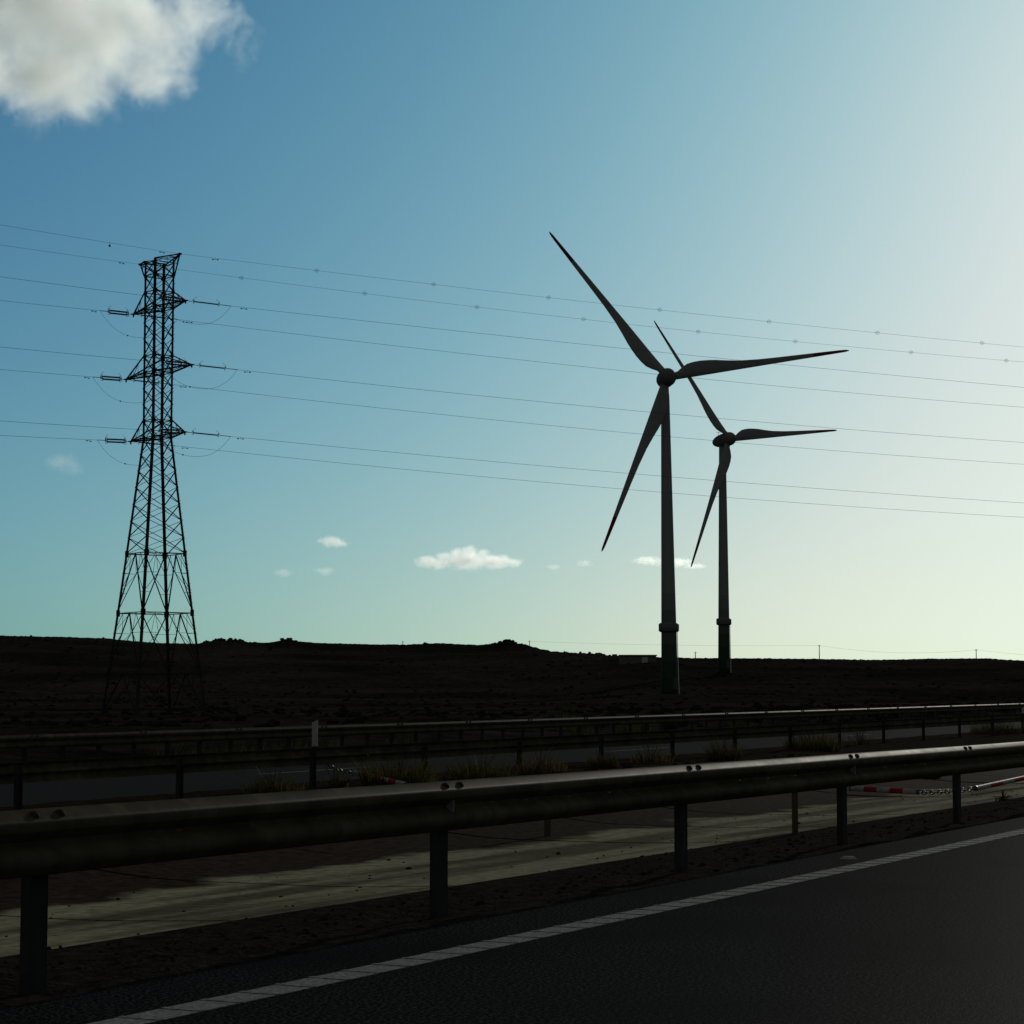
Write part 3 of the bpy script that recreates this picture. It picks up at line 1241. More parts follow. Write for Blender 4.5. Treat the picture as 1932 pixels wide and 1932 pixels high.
ENDS = {}
for key in ('E1', 'E2', 'R1', 'L1', 'R2', 'L2', 'R3', 'L3'):
    tip = TIPS[key]
    circuit = 'near' if key[0] == 'R' else 'far'
    for dirn, D in (('right', DR), ('left', DL)):
        if key[0] == 'E':
            start = tip + D * 0.15
            nm = 'topmost' if key == 'E1' else 'second'
            if dirn == 'right':
                lab = ('topmost thin wire running right from the pylon peak, dotted with spirals' if key == 'E1'
                       else 'second wire from the top running right past the turbines, dotted with spirals')
            else:
                lab = ('topmost thin wire running left from the right-hand pylon peak' if key == 'E1'
                       else 'second wire from the top running left from the left-hand pylon peak')
        else:
            double = dirn == 'left'
            where = {'R': 'right', 'L': 'left'}[key[0]]
            hung = 'toward the right' if dirn == 'right' else 'toward the left'
            start = insulator(tip, D, 0.05 if dirn == 'right' else 0.06, double,
                              f'{"double" if double else "single"} dark insulator string pulling {hung} from the {WORD[key]} {where} pylon arm',
                              'insulator strings on the pylon arms')
            lab = f'cable strung {hung} from the {WORD[key]} {where} pylon arm'
            ENDS[(key, dirn)] = start
        if dirn == 'right':
            pts = [plane_pt(start, D, u, v) for u, v in RIGHT[key]]
            end_t = pts[1][0] * 1.55
            sp = []
            if key == 'E1':
                sp = [t_of_u(start, D, u, 600) for u in (597, 818, 1035, 1245, 1451, 1655, 1852)]
            elif key == 'E2':
                sp = [t_of_u(start, D, u, 600) for u in (455, 688, 900, 1101, 1317, 1500, 1718, 1897)]
            dm = [t_of_u(start, D, u, 600) for u in {'E1': (405,), 'R1': (460,), 'R2': (468,), 'R3': (456,), 'L1': (357,), 'L2': (347,), 'L3': (352,)}.get(key, ())]
            cable(start, D, pts, lab, 'cables of the power line', 0.011 if key[0] == 'E' else 0.0135, end_t, dampers=dm, spirals=sp)
        else:
            pts = [plane_pt(start, D, 0, LEFT[key])]
            dm = [t_of_u(start, D, u, 600) for u in {'E1': (304,), 'E2': (228,), 'L1': (177,), 'L2': (166,), 'L3': (171,)}.get(key, ())]
            dm = [t for t in dm if t > 0]
            fn = cable(start, D, pts, lab, 'cables of the power line', 0.011 if key[0] == 'E' else 0.0135, pts[0][0] * 2.2, dampers=dm)
            if key == 'E1':
                t = t_of_u(start, D, 207.5, 455)
                p = fn(t)
                mk = MB()
                mk.tube([p + Vector((0, 0, 0.02)), p - Vector((0, 0, 0.14))], 0.02, 6)
                mk.blob(p - Vector((0, 0, 0.24)), 0.11, 2, 0.0)
                o = mk.build('line_marker', 'chain_steel', origin=p)
                tag(o, 'small dark ball hanging under the topmost wire left of the pylon', 'line marker')

# jumper loops between the two tension strings of each arm
for key in ('R1', 'R2', 'R3', 'L1', 'L2', 'L3'):
    a, b = ENDS[(key, 'left')], ENDS[(key, 'right')]
    mb = MB()
    tip = TIPS[key]
    lowp = (a + b) / 2 - Vector((0, 0, 2.0 if key[0] == 'R' else 1.95)) + A_ * (0.35 if key[0] == 'R' else -0.35)
    pts = []
    for k in range(25):
        t = k / 24
        w = 1 - abs(2 * t - 1) ** 2.4
        base = lerp(a, b, t)
        mid = (a + b) / 2
        off = lowp - mid
        pts.append(base + off * w - a)
    mb.tube(pts, 0.0125, 5)
    o = mb.build('jumper_cable', 'cable', smooth=True)
    o.location = a
    tag(o, f'slack jumper loop hanging below the {WORD[key]} {"right" if key[0] == "R" else "left"} pylon arm', 'jumper cable', 'jumper loops below the pylon arms')
    m2 = MB()
    m2.blob(pts[9], 0.075, 1, 0.0)
    m2.build('clamp', 'chain_steel', o)


# ------------------------------------------------------------------ wind turbines
TRAIL = [(0.0, 0.5), (0.03, 0.62), (0.06, 0.84), (0.085, 1.45), (0.115, 1.98), (0.15, 2.18), (0.19, 2.22), (0.23, 2.12), (0.27, 1.95), (0.33, 1.56), (0.4, 1.18), (0.505, 0.90), (0.6, 0.77),
         (0.69, 0.68), (0.8, 0.57), (0.88, 0.49), (0.93, 0.43), (0.97, 0.37), (0.985, 0.31), (0.995, 0.21), (1.0, 0.10)]
RB = 35.5


def blade_mesh():
    mb = MB()
    n = 14
    for (q, tr) in TRAIL:
        r = q * RB
        le = -0.66 * (1 - q) - 0.09
        if q > 0.98:
            le += 0.10 * (q - 0.98) / 0.02
        c = tr - le
        mid = (tr + le) / 2
        thick = c * (0.42 if q < 0.06 else max(0.13, 0.42 - (q - 0.06) * 1.6))
        if q < 0.05:
            thick = c
        tw = radians(16) * (1 - q) ** 2 * (0 if q < 0.04 else 1)
        for k in range(n):
            a = 2 * pi * k / n
            ca, sa = cos(a), sin(a)
            y = c / 2 * ca
            th = thick / 2 * sa * (1 + 0.35 * -ca if q > 0.06 else 1)
            # local: X radial, Y trailing(+), Z along the axis towards the viewer
            yy = mid + y * cos(tw) - th * sin(tw) * 0.3
            zz = th + (y) * sin(tw)
            mb.v.append(Vector((r, yy, zz)))
    for i in range(len(TRAIL) - 1):
        for k in range(n):
            k2 = (k + 1) % n
            mi = 1 if TRAIL[i][0] >= 0.8 else 0
            mb.quad([i * n + k, i * n + k2, (i + 1) * n + k2, (i + 1) * n + k], mi)
    e = (len(TRAIL) - 1) * n
    mb.quad([e + k for k in range(n)], 1)
    return mb


def turbine(label, hub_uv, base_uv, depth, yaw, tilt, phase, w_top, w_base):
    base = at(base_uv[0], base_uv[1], depth)
    root = empty('wind_turbine', base)
    tag(root, label, 'wind turbine', 'wind turbines on the plain')
    hubp = at(hub_uv[0], hub_uv[1], depth - 2.6)
    H = hubp - base
    # rotor axis towards the viewer, yawed to the right
    n = Vector((sin(yaw) * cos(tilt), -cos(yaw) * cos(tilt), sin(tilt)))
    rgt = Vector((cos(yaw), sin(yaw), 0))
    upv = n.cross(rgt) * -1
    if upv.z < 0:
        upv = -upv
    topc = H - n * 2.75
    topc.z = H.z - 1.3
    tw = MB()
    rings = 24
    ns = 40
    pts, rs = [], []
    for k in range(rings + 1):
        t = k / rings
        pts.append(Vector((topc.x * t, topc.y * t, -1.0 + (topc.z + 1.0) * t)))
        rs.append((w_base * (1 - t) + w_top * t) / 2)
    # flare
    rs[0] *= 1.02
    o0 = tw
    tw.tube(pts, rs, ns)
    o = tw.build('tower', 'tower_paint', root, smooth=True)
    recalc(o)
    # platform collar
    hz = (at(base_uv[0], 0, depth).z * 0 + at(base_uv[0], base_uv[1] - 128 * 424.0 / depth * 1.0, depth).z - base.z)
    cp = MB()
    cz = hz
    t = (cz + 1.0) / (topc.z + 1.0)
    cx = topc.x * t
    rr = (w_base * (1 - t) + w_top * t) / 2
    R_ = rr + 0.5
    seq = [(rr - 0.02, cz - 0.85), (R_ - 0.25, cz - 0.85), (R_, cz - 0.62), (R_, cz + 0.62), (R_ - 0.25, cz + 0.85), (rr - 0.02, cz + 0.85)]
    m = 40
    for q, zz in seq:
        for k in range(m):
            a = 2 * pi * k / m
            cp.v.append(Vector((cx + q * cos(a), topc.y * t + q * sin(a), zz)))
    for i in range(len(seq) - 1):
        for k in range(m):
            k2 = (k + 1) % m
            cp.quad([i * m + k, i * m + k2, (i + 1) * m + k2, (i + 1) * m + k])
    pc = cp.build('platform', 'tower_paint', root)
    recalc(pc)
    # ladder / cable pipe up the right-hand side below the collar
    ld = MB()
    for k in range(3):
        pass
    a0 = radians(-12)
    for off in (0.0, 0.34):
        p0 = Vector(((w_base / 2 + 0.14) * cos(a0), (w_base / 2 + 0.14) * sin(a0) + off, 0.0))
        p1 = Vector((cx * 0.9 + (rr + 0.14) * cos(a0), (rr + 0.14) * sin(a0) + off, cz - 0.85))
        ld.tube([p0, p1], 0.055, 6)
    for k in range(24):
        f = k / 24
        pa = lerp(Vector(((w_base / 2 + 0.14) * cos(a0), (w_base / 2 + 0.14) * sin(a0), 0.0)), Vector((cx * 0.9 + (rr + 0.14) * cos(a0), (rr + 0.14) * sin(a0), cz - 0.85)), f)
        ld.tube([pa, pa + Vector((0, 0.34, 0))], 0.025, 5)
    ld.build('ladder', 'ladder_metal', root)
    dr = MB()
    ad = radians(-55)
    dc = Vector((w_base / 2 * 0.985 * cos(ad), w_base / 2 * 0.985 * sin(ad), 2.2))
    dr.box(dc, 0.95, 0.10, 2.1, Vector((-sin(ad), cos(ad), 0)), Vector((cos(ad), sin(ad), 0)))
    dr.build('door', 'hut_roof', root)
    # nacelle: egg behind the hub
    prof = [(-1.2, 1.45), (-0.4, 1.62), (0.5, 1.70), (1.6, 1.68), (2.8, 1.55), (3.8, 1.32), (4.7, 0.98), (5.2, 0.62), (5.4, 0.0)]
    nb = MB()
    pts = [H - n * (q + 0.9) for q, _ in prof]
    nb.tube(pts, [max(0.01, w) for _, w in prof], 24)
    na = nb.build('nacelle', 'turbine_hub_paint', root, smooth=True)
    recalc(na)
    # wind vane mast on the nacelle
    wv = MB()
    pb = H - n * 4.2 + upv * 1.55
    wv.tube([pb, pb + Vector((0, 0, 0.9))], 0.05, 6)
    wv.tube([pb + Vector((-0.45, 0, 0.75)), pb + Vector((0.45, 0, 0.75))], 0.045, 6)
    wv.tube([pb + Vector((-0.45, 0, 0.75)), pb + Vector((-0.45, 0, 0.95))], 0.06, 6)
    wv.build('wind_vane', 'bolt_steel', na)
    hb = MB()
    sp = [(-1.0, 1.68), (-0.2, 1.74), (0.5, 1.66), (1.1, 1.42), (1.6, 1.06), (1.95, 0.66), (2.1, 0.0)]
    hb.tube([H + n * q for q, _ in sp], [max(0.01, w) for _, w in sp], 28)
    hu = hb.build('hub', 'turbine_hub_paint', root, smooth=True)
    recalc(hu)
    for k in range(3):
        a = phase + k * 2 * pi / 3
        X = (rgt * sin(a) + upv * cos(a))
        Y = n.cross(X)                       # counter-clockwise seen by the viewer
        M = Matrix(((X.x, Y.x, n.x, H.x), (X.y, Y.y, n.y, H.y), (X.z, Y.z, n.z, H.z), (0, 0, 0, 1)))
        b = blade_mesh().build('blade', ['turbine_paint', 'turbine_red'], root, smooth=True, matrix=M)
        recalc(b)
    ft = MB()
    ft.tube([Vector((0, 0, -2.5)), Vector((0, 0, 0.1))], [w_base / 2 + 1.2, w_base / 2 + 0.6], 24)
    ft.build('foundation', 'footing', root)
    return root


turbine('nearer and larger dark wind turbine facing the road, right of centre', (1259, 711.5), (1264, 1312), 424.0,
        radians(5), radians(1.0), radians(-38.9), 1.55, 3.25)
turbine('smaller wind turbine standing behind the larger one, its rotor turned aside', (1375.5, 828), (1366.5, 1270), 560.0,
        radians(32), radians(4.0), radians(-37), 1.7, 3.1)


# ------------------------------------------------------------------ hut and skyline poles
def hut():
    p = at(1204, 1251, 640)
    root = empty('hut', p)
    tag(root, 'low flat-roofed hut with a pale door, beside the larger turbine tower', 'hut')
    k = 640 / F
    w = 68 * k
    h = 13.5 * k
    mb = MB()
    mb.box((0, 2.5, h / 2 - 0.5), w, 5, h + 1.0)
    mb.build('wall', 'hut_wall', root)
    r = MB()
    r.box((0, 2.4, h + 0.17), w + 0.5, 5.6, 0.3)
    r.build('roof', 'hut_roof', root)
    d = MB()
    d.box((12.5 * k, -0.03, h * 0.42), 11 * k, 0.1, h * 0.8)
    d.build('door', 'hut_door', root)


hut()


def utility_pole(u, vt, vb, depth, label):
    b = at(u, vb, depth)
    t = at(u, vt, depth)
    root = empty('utility_pole', b - Vector((0, 0, 0.0)))
    tag(root, label, 'utility pole', 'utility poles on the skyline')
    h = t.z - b.z
    mb = MB()
    mb.tube([Vector((0, 0, -1.5)), Vector((0, 0, h))], [0.16, 0.11], 8)
    mb.build('pole', 'pole_wood', root)
    c = MB()
    c.bar(Vector((-0.6, 0, h - 0.35)), Vector((0.6, 0, h - 0.35)), 0.1)
    c.build('crossarm', 'pole_wood', root)
    return t


PT = []
for (u, vt, vb, dep, lab) in ((760, 1209.5, 1217, 880, 'tiny wooden pole on the ridge between pylon and turbines'),
                              (999, 1208.5, 1220, 860, 'wooden pole on the ridge just right of the pointed rock heap'),
                              (1312, 1229.5, 1242, 720, 'short wooden pole on the skyline between the two turbine towers'),
                              (1546, 1216.5, 1244, 720, 'tallest wooden pole on the skyline, right of both turbines'),
                              (1842, 1224.5, 1244, 720, 'wooden pole on the skyline near the right edge')):
    PT.append(utility_pole(u, vt, vb, dep, lab))
mb = MB()


def sagwire(mb, a, b, sag, r=0.035):
    mb.tube([lerp(a, b, k / 16) - Vector((0, 0, sag * 4 * (k / 16) * (1 - k / 16))) for k in range(17)], r, 4)


dn = Vector((0, 0, 0.3))
for k, (a, b, sg) in enumerate(((PT[1] - dn, at(1546, 1218, 720), 0.6), (at(1546, 1218, 720), at(1842, 1226, 720), 1.6), (at(1842, 1226, 720), at(2250, 1240, 735), 1.6))):
    m = MB()
    sagwire(m, Vector((0, 0, 0)), b - a, sg, 0.02)
    o = m.build('overhead_wire', 'cable')
    o.location = a
    tag(o, ['faint wire along the skyline from the ridge pole past the turbine towers', 'faint wire strung between the two right-hand skyline poles',
            'faint wire leaving the right-hand skyline pole out of the picture'][k], 'overhead wire', 'wires along the skyline poles')


# ------------------------------------------------------------------ median furniture
def on_median(u, l, frame=R1, v=1480):
    s = frame.s_at(u, l, v)
    return s, frame.P(s, l, 0)


def thin_post(u, l, h, label, w=0.05):
    s, p = on_median(u, l, R1, 1560)
    z = (median_z(s, l) if l > 12.6 else (chan_z(s, l) if l > 8.1 else verge_z(s, l)))
    p.z = z
    root = empty('marker_post', p)
    tag(root, label, 'post', 'thin steel posts beside the concrete channel')
    mb = MB()
    mb.box((0, 0, h / 2 - 0.1), w, w, h + 0.2, R1.D, R1.L)
    mb.build('shaft', 'galvanised', root)
    c = MB()
    c.box((0, 0, h + 0.006), w + 0.012, w + 0.012, 0.012, R1.D, R1.L)
    c.build('cap', 'bolt_steel', root)


thin_post(1500, 7.95, 0.66, 'thin steel post between two guardrail posts, on the near edge of the concrete channel')
thin_post(1033, 10.7, 0.55, 'short steel post mostly behind the guardrail, on the far edge of the concrete', 0.055)


def striped_pole(pa, pb, rad, bands, label, first_white=True):
    """tube with red and white painted bands, resting near the ground"""
    root = empty('barrier_pole', (pa + pb) / 2)
    tag(root, label, 'barrier pole', 'red and white barrier poles in the median')
    mb = MB()
    n = 16
    d = (pb - pa)
    o = root.location
    for k in range(bands):
        a = pa + d * (k / bands)
        b = pa + d * ((k + 1) / bands)
        mb.tube([a - o, b - o], rad, n, mi=(k % 2) if first_white else ((k + 1) % 2), cap=False)
    ob = mb.build('tube', ['barrier_white', 'barrier_red'], root, smooth=True)
    for e, dd in ((pa, -1), (pb, 1)):
        c = MB()
        c.tube([e - o, e - o + d.normalized() * (0.03 * dd)], rad * 1.06, n)
        c.build('end_cap', 'black_band', root)
        recalc(root.children[-1])


def chain(pa, pb, sag, label):
    root_p = pa
    mb = MB()
    L = (pb - pa).length
    n = max(4, int(L / 0.085))
    for k in range(n):
        t = (k + 0.5) / n
        f = lambda q: lerp(pa, pb, q) - Vector((0, 0, sag * 4 * q * (1 - q)))
        c = f(t) - pa
        d = (f(min(1, t + 0.02)) - f(max(0, t - 0.02))).normalized()
        S = d.cross(Vector((0, 0, 1))).normalized()
        U = S.cross(d) if k % 2 else S
        ring = []
        for q in range(11):
            a = 2 * pi * q / 10
            ring.append(c + d * (0.062 * cos(a)) + U * (0.030 * sin(a)))
        mb.tube(ring, 0.010, 5, cap=False)
    o = mb.build('chain', 'chain_steel', smooth=True)
    o.location = pa
    tag(o, label, 'chain', 'chains linking the barrier poles')


def hit(u, v, l, frame=R1):
    """point of the vertical plane at lateral l seen at u, v"""
    d = ray(u, v)
    s_, l_ = frame.sl(d.x, d.y)
    k = l / l_
    return Vector((0, 0, CAMZ)) + d * k


pa, pb = hit(1607, 1487.5, 11.1), hit(1730, 1494, 10.0)
striped_pole(pa, pb, 0.042, 5, 'nearly level red and white pole under the guardrail, left of the brown bush')
pc, pd = hit(1841, 1487.5, 9.4), hit(1990, 1455, 9.5)
striped_pole(pc, pd, 0.042, 7, 'sloping red and white pole at the right edge, over the bright concrete')
chain(hit(1733, 1495, 9.98), pc, 0.02, 'short dark chain beside the brown bush, ending at the sloping striped pole')
pe, pf = hit(668, 1457, 20.9), hit(765, 1480, 18.8)
striped_pole(pe, pf, 0.042, 7, 'tilted red and white pole left of centre, in the grass behind the guardrail')
chain(hit(612, 1438, 21.5), pe, 0.05, 'thin dark chain running up left from the tilted striped pole')

# cat's eye on the hard shoulder
pst = at(1601, 1620.5, 100)
d = ray(1601, 1620.5)
kst = -CAMZ / d.z
pst = Vector((0, 0, CAMZ)) + d * kst
root = empty('road_stud', (pst.x, pst.y, 0))
tag(root, 'small bright road stud on the asphalt beside the white line', 'road stud')
mb = MB()
w = 0.10
vs = [(-0.07, -0.055, 0.0), (0.07, -0.055, 0.0), (0.07, 0.055, 0.0), (-0.07, 0.055, 0.0),
      (-0.045, -0.03, 0.022), (0.045, -0.03, 0.022), (0.045, 0.03, 0.022), (-0.045, 0.03, 0.022)]
mb.add(vs, [(4, 5, 6, 7), (0, 1, 5, 4), (1, 2, 6, 5), (2, 3, 7, 6), (3, 0, 4, 7)])
mb.build('body', 'barrier_white', root)
m2 = MB()
m2.add([(0.0715, -0.04, 0.004), (0.0715, 0.04, 0.004), (0.053, 0.026, 0.017), (0.053, -0.026, 0.017)], [(0, 1, 2, 3)])
m2.build('lens', 'reflector_plate', root)


# ------------------------------------------------------------------ plants
def tuft(u, l, width, height, label, kind='olive_leaf', n=420, frame=R1, zf=median_z, spread=0.55, branchy=False, v=1450, cat='shrub', grp='weedy shrubs in the median', name='shrub'):
    s = frame.s_at(u, l, v)
    p = frame.P(s, l, 0)
    p.z = zf(s, l) if zf else ground_at(p.x, p.y)
    root = empty(name, p)
    tag(root, label, cat, grp)
    mb = MB()
    rnd = random
    for k in range(n):
        a = rnd.uniform(0, 2 * pi)
        rr = rnd.random() ** 0.6 * width / 2 * 0.95
        b = Vector((cos(a) * rr, sin(a) * rr, -0.02))
        h = height * (0.22 + 0.72 * rnd.random() ** 1.6) * (0.8 + 0.5 * noise.noise(Vector((b.x * 4 + u, b.y * 4, 0)))) * (1 - 0.3 * (rr / (width / 2)) ** 2)
        lean = Vector((cos(a), sin(a), 0)) * (h * spread * rnd.uniform(0.1, 1.0)) + Vector((rnd.uniform(-1, 1), rnd.uniform(-1, 1), 0)) * h * 0.18
        side = Vector((rnd.uniform(-1, 1), rnd.uniform(-1, 1), 0)).normalized() * rnd.uniform(0.004, 0.010)
        q1 = b + lean * 0.4 + Vector((0, 0, h * 0.62))
        q2 = b + lean + Vector((0, 0, h))
        mb.add([b - side, b + side, q1 + side * 0.8, q1 - side * 0.8, q2], [(0, 1, 2, 3), (3, 2, 4)])
        if branchy or k % 3 == 0:
            for j in range(3):
                t = rnd.uniform(0.35, 1.0)
                c = lerp(b, q2, t) + Vector((rnd.uniform(-1, 1), rnd.uniform(-1, 1), rnd.uniform(-0.3, 1))) * 0.03
                dv = Vector((rnd.uniform(-1, 1), rnd.uniform(-1, 1), rnd.uniform(-0.2, 1))).normalized() * rnd.uniform(0.02, 0.05)
                sv = Vector((rnd.uniform(-1, 1), rnd.uniform(-1, 1), rnd.uniform(-1, 1))).normalized() * 0.012
                mb.add([c, c + dv * 0.5 + sv, c + dv, c + dv * 0.5 - sv], [(0, 1, 2, 3)])
    mb.build('foliage', kind, root)
    st = MB()
    for k in range(9 if not branchy else 16):
        a = rnd.uniform(0, 2 * pi)
        top = Vector((cos(a) * width * 0.4 * rnd.random(), sin(a) * width * 0.4 * rnd.random(), height * rnd.uniform(0.7, 1.15)))
        st.tube([Vector((0, 0, -0.03)), top * 0.5 + Vector((0, 0, height * 0.05)), top], [0.007, 0.005, 0.003], 4)
    st.build('stem', 'stem_brown', root)
    return root


tuft(515, 20.6, 1.06, 0.55, 'low dark grass clump left of the white delineator', n=700)
tuft(632, 20.9, 0.56, 0.47, 'small sparse grass clump just right of the white delineator', n=204)
tuft(755, 19.6, 1.40, 0.81, 'tall bushy grass clump right of the tilted striped pole', n=1054)
tuft(905, 19.9, 1.46, 0.68, 'wide dark clump, second bush right of the tilted striped pole', n=952)
tuft(1020, 20.6, 1.23, 0.72, 'sparse pale grass clump below the pointed rock heap', n=442, kind='dry_leaf')
tuft(1138, 20.4, 0.69, 0.52, 'small dense dark bush in front of a median guardrail post', n=510)
tuft(1228, 20.8, 1.06, 0.59, 'thin dry weeds below the nearer turbine', n=255, kind='dry_leaf')
tuft(1365, 19.8, 0.95, 0.81, 'upright bush below the farther turbine', n=578)
tuft(1535, 20.4, 1.68, 0.86, 'broad tall bush right of both turbines', n=952)
tuft(1622, 20.9, 1.01, 0.57, 'bare branchy weed right of the broad tall bush', n=85, branchy=True)
tuft(1880, 21.0, 1.90, 0.81, 'olive bush at the right, between the last two median posts', n=782)
tuft(1735, 11.9, 0.85, 0.30, 'rounded brown dry bush at the edge of the concrete', kind='dry_leaf', n=900, zf=lambda s, l: chan_z(s, l), spread=0.8, v=1490)
tuft(1690, 12.9, 0.9, 0.26, 'dark brown flattened bush behind the level striped pole', kind='dry_leaf', n=500, spread=0.8, v=1480)
tuft(1893, 8.05, 0.22, 0.13, 'tiny green weed on the soil beside the bright concrete', kind='green_leaf', n=70, zf=verge_z, v=1530)
tuft(1868, 13.6, 0.6, 0.18, 'low green weed on the soil above the sloping striped pole', kind='green_leaf', n=160, v=1470)
# weeds behind the far guardrail
G2 = 'weeds behind the far guardrail'
for (u, lat, wd, ht, lab) in ((330, 36.4, 1.2, 0.75, 'leafy weed behind the far guardrail, below the pylon'),
                              (415, 36.6, 1.5, 0.85, 'leafy weed behind the far guardrail, right below the pylon leg'),
                              (470, 36.4, 1.0, 0.7, 'small weed behind the far guardrail, right of the pylon'),
                              (550, 36.5, 1.2, 0.8, 'green weed behind the far guardrail, left of the delineator'),
                              (618, 36.5, 0.8, 0.75, 'green weed behind the far guardrail, right of the delineator'),
                              (760, 37.0, 1.2, 0.6, 'low weed behind the far guardrail, below the smooth ridge'),
                              (1098, 37.0, 1.1, 0.8, 'low weed behind the far guardrail, right of the tall yellowish plant'),
                              (1180, 37.2, 0.8, 0.9, 'weed behind the far guardrail, left of the nearer turbine'),
                              (1215, 37.2, 0.9, 0.8, 'weed behind the far guardrail, just left of the turbine base'),
                              (1402, 37.5, 1.1, 0.9, 'weed behind the far guardrail, right of the turbines')):
    tuft(u, lat, wd, ht, lab, kind='green_leaf', n=240, frame=R3, zf=None, v=1380, cat='weed', grp=G2, name='weed', branchy=True)
tuft(1060, 42.0, 1.6, 1.9, 'tall sparse yellowish plant rising above the far guardrail near the centre', kind='green_leaf', n=70, frame=R3, zf=None, v=1330, cat='plant', grp=None, name='tall_weed', branchy=True, spread=0.3)

# loose stones and clods on the verge and median
def stones(name, count, fl, zf, szs, mat='stone'):
    mb = MB()
    for k in range(count):
        s = random.uniform(3, 55)
        l = fl()
        r = random.uniform(*szs) * (1 if random.random() < 0.85 else 1.9)
        p = R1.P(s, l, zf(s, l) + r * 0.2)
        mb.blob(p, r, 1, 0.35, 0.6)
    o = mb.build(name, mat, smooth=False)
    tag(o, kind='stuff')
    o['label'] = 'scattered dark clods and stones'
    return o


stones('verge_gravel', 1800, lambda: random.triangular(6.5, 8.2, 7.0), verge_z, (0.004, 0.016))
stones('channel_debris', 260, lambda: random.uniform(8.0, 10.5), chan_z, (0.006, 0.016))
stones('median_stones', 700, lambda: random.uniform(12.6, 21.5), median_z, (0.02, 0.06))

def plain_scatter(name, pts, mat, flat, label):
    mb = MB()
    for x, y, z, r in pts:
        mb.blob((x, y, z + r * 0.15), r, 1, 0.45, flat)
    o = mb.build(name, mat)
    tag(o, kind='stuff')
    o['label'] = label


pts = []
while len(pts) < 2000:
    uu = random.uniform(-250, 2200)
    r_ = 95 * (900 / 95) ** random.random()
    a_ = math.atan(az_t(uu))
    x_, y_ = r_ * sin(a_), r_ * cos(a_)
    s_, l_ = R3.sl(x_, y_)
    if l_ < L_FAR + 4 or fbm(x_, y_, 45, 3, 9.0) < random.uniform(-0.5, 0.35):
        continue
    pts.append((x_, y_, terrain_z(r_, a_), random.uniform(0.10, 0.30) * (1 + r_ / 500)))
plain_scatter('scrub', pts, 'scrub_leaf', 0.6, 'low dark scrub scattered over the hillside')
pts = []
for c_, w_, n_ in ((425, 42, 46), (543, 16, 22), (956, 22, 26), (1130, 60, 16)):
    for k in range(n_):
        uu = random.gauss(c_, w_ * 0.55)
        a_ = math.atan(az_t(uu))
        r_ = ridge_r(uu) / cos(a_) * random.uniform(0.975, 1.012)
        pts.append((r_ * sin(a_), r_ * cos(a_), terrain_z(r_, a_), random.uniform(0.35, 0.9)))
plain_scatter('boulders', pts, 'stone', 0.75, 'rough boulders heaped on the ridge')

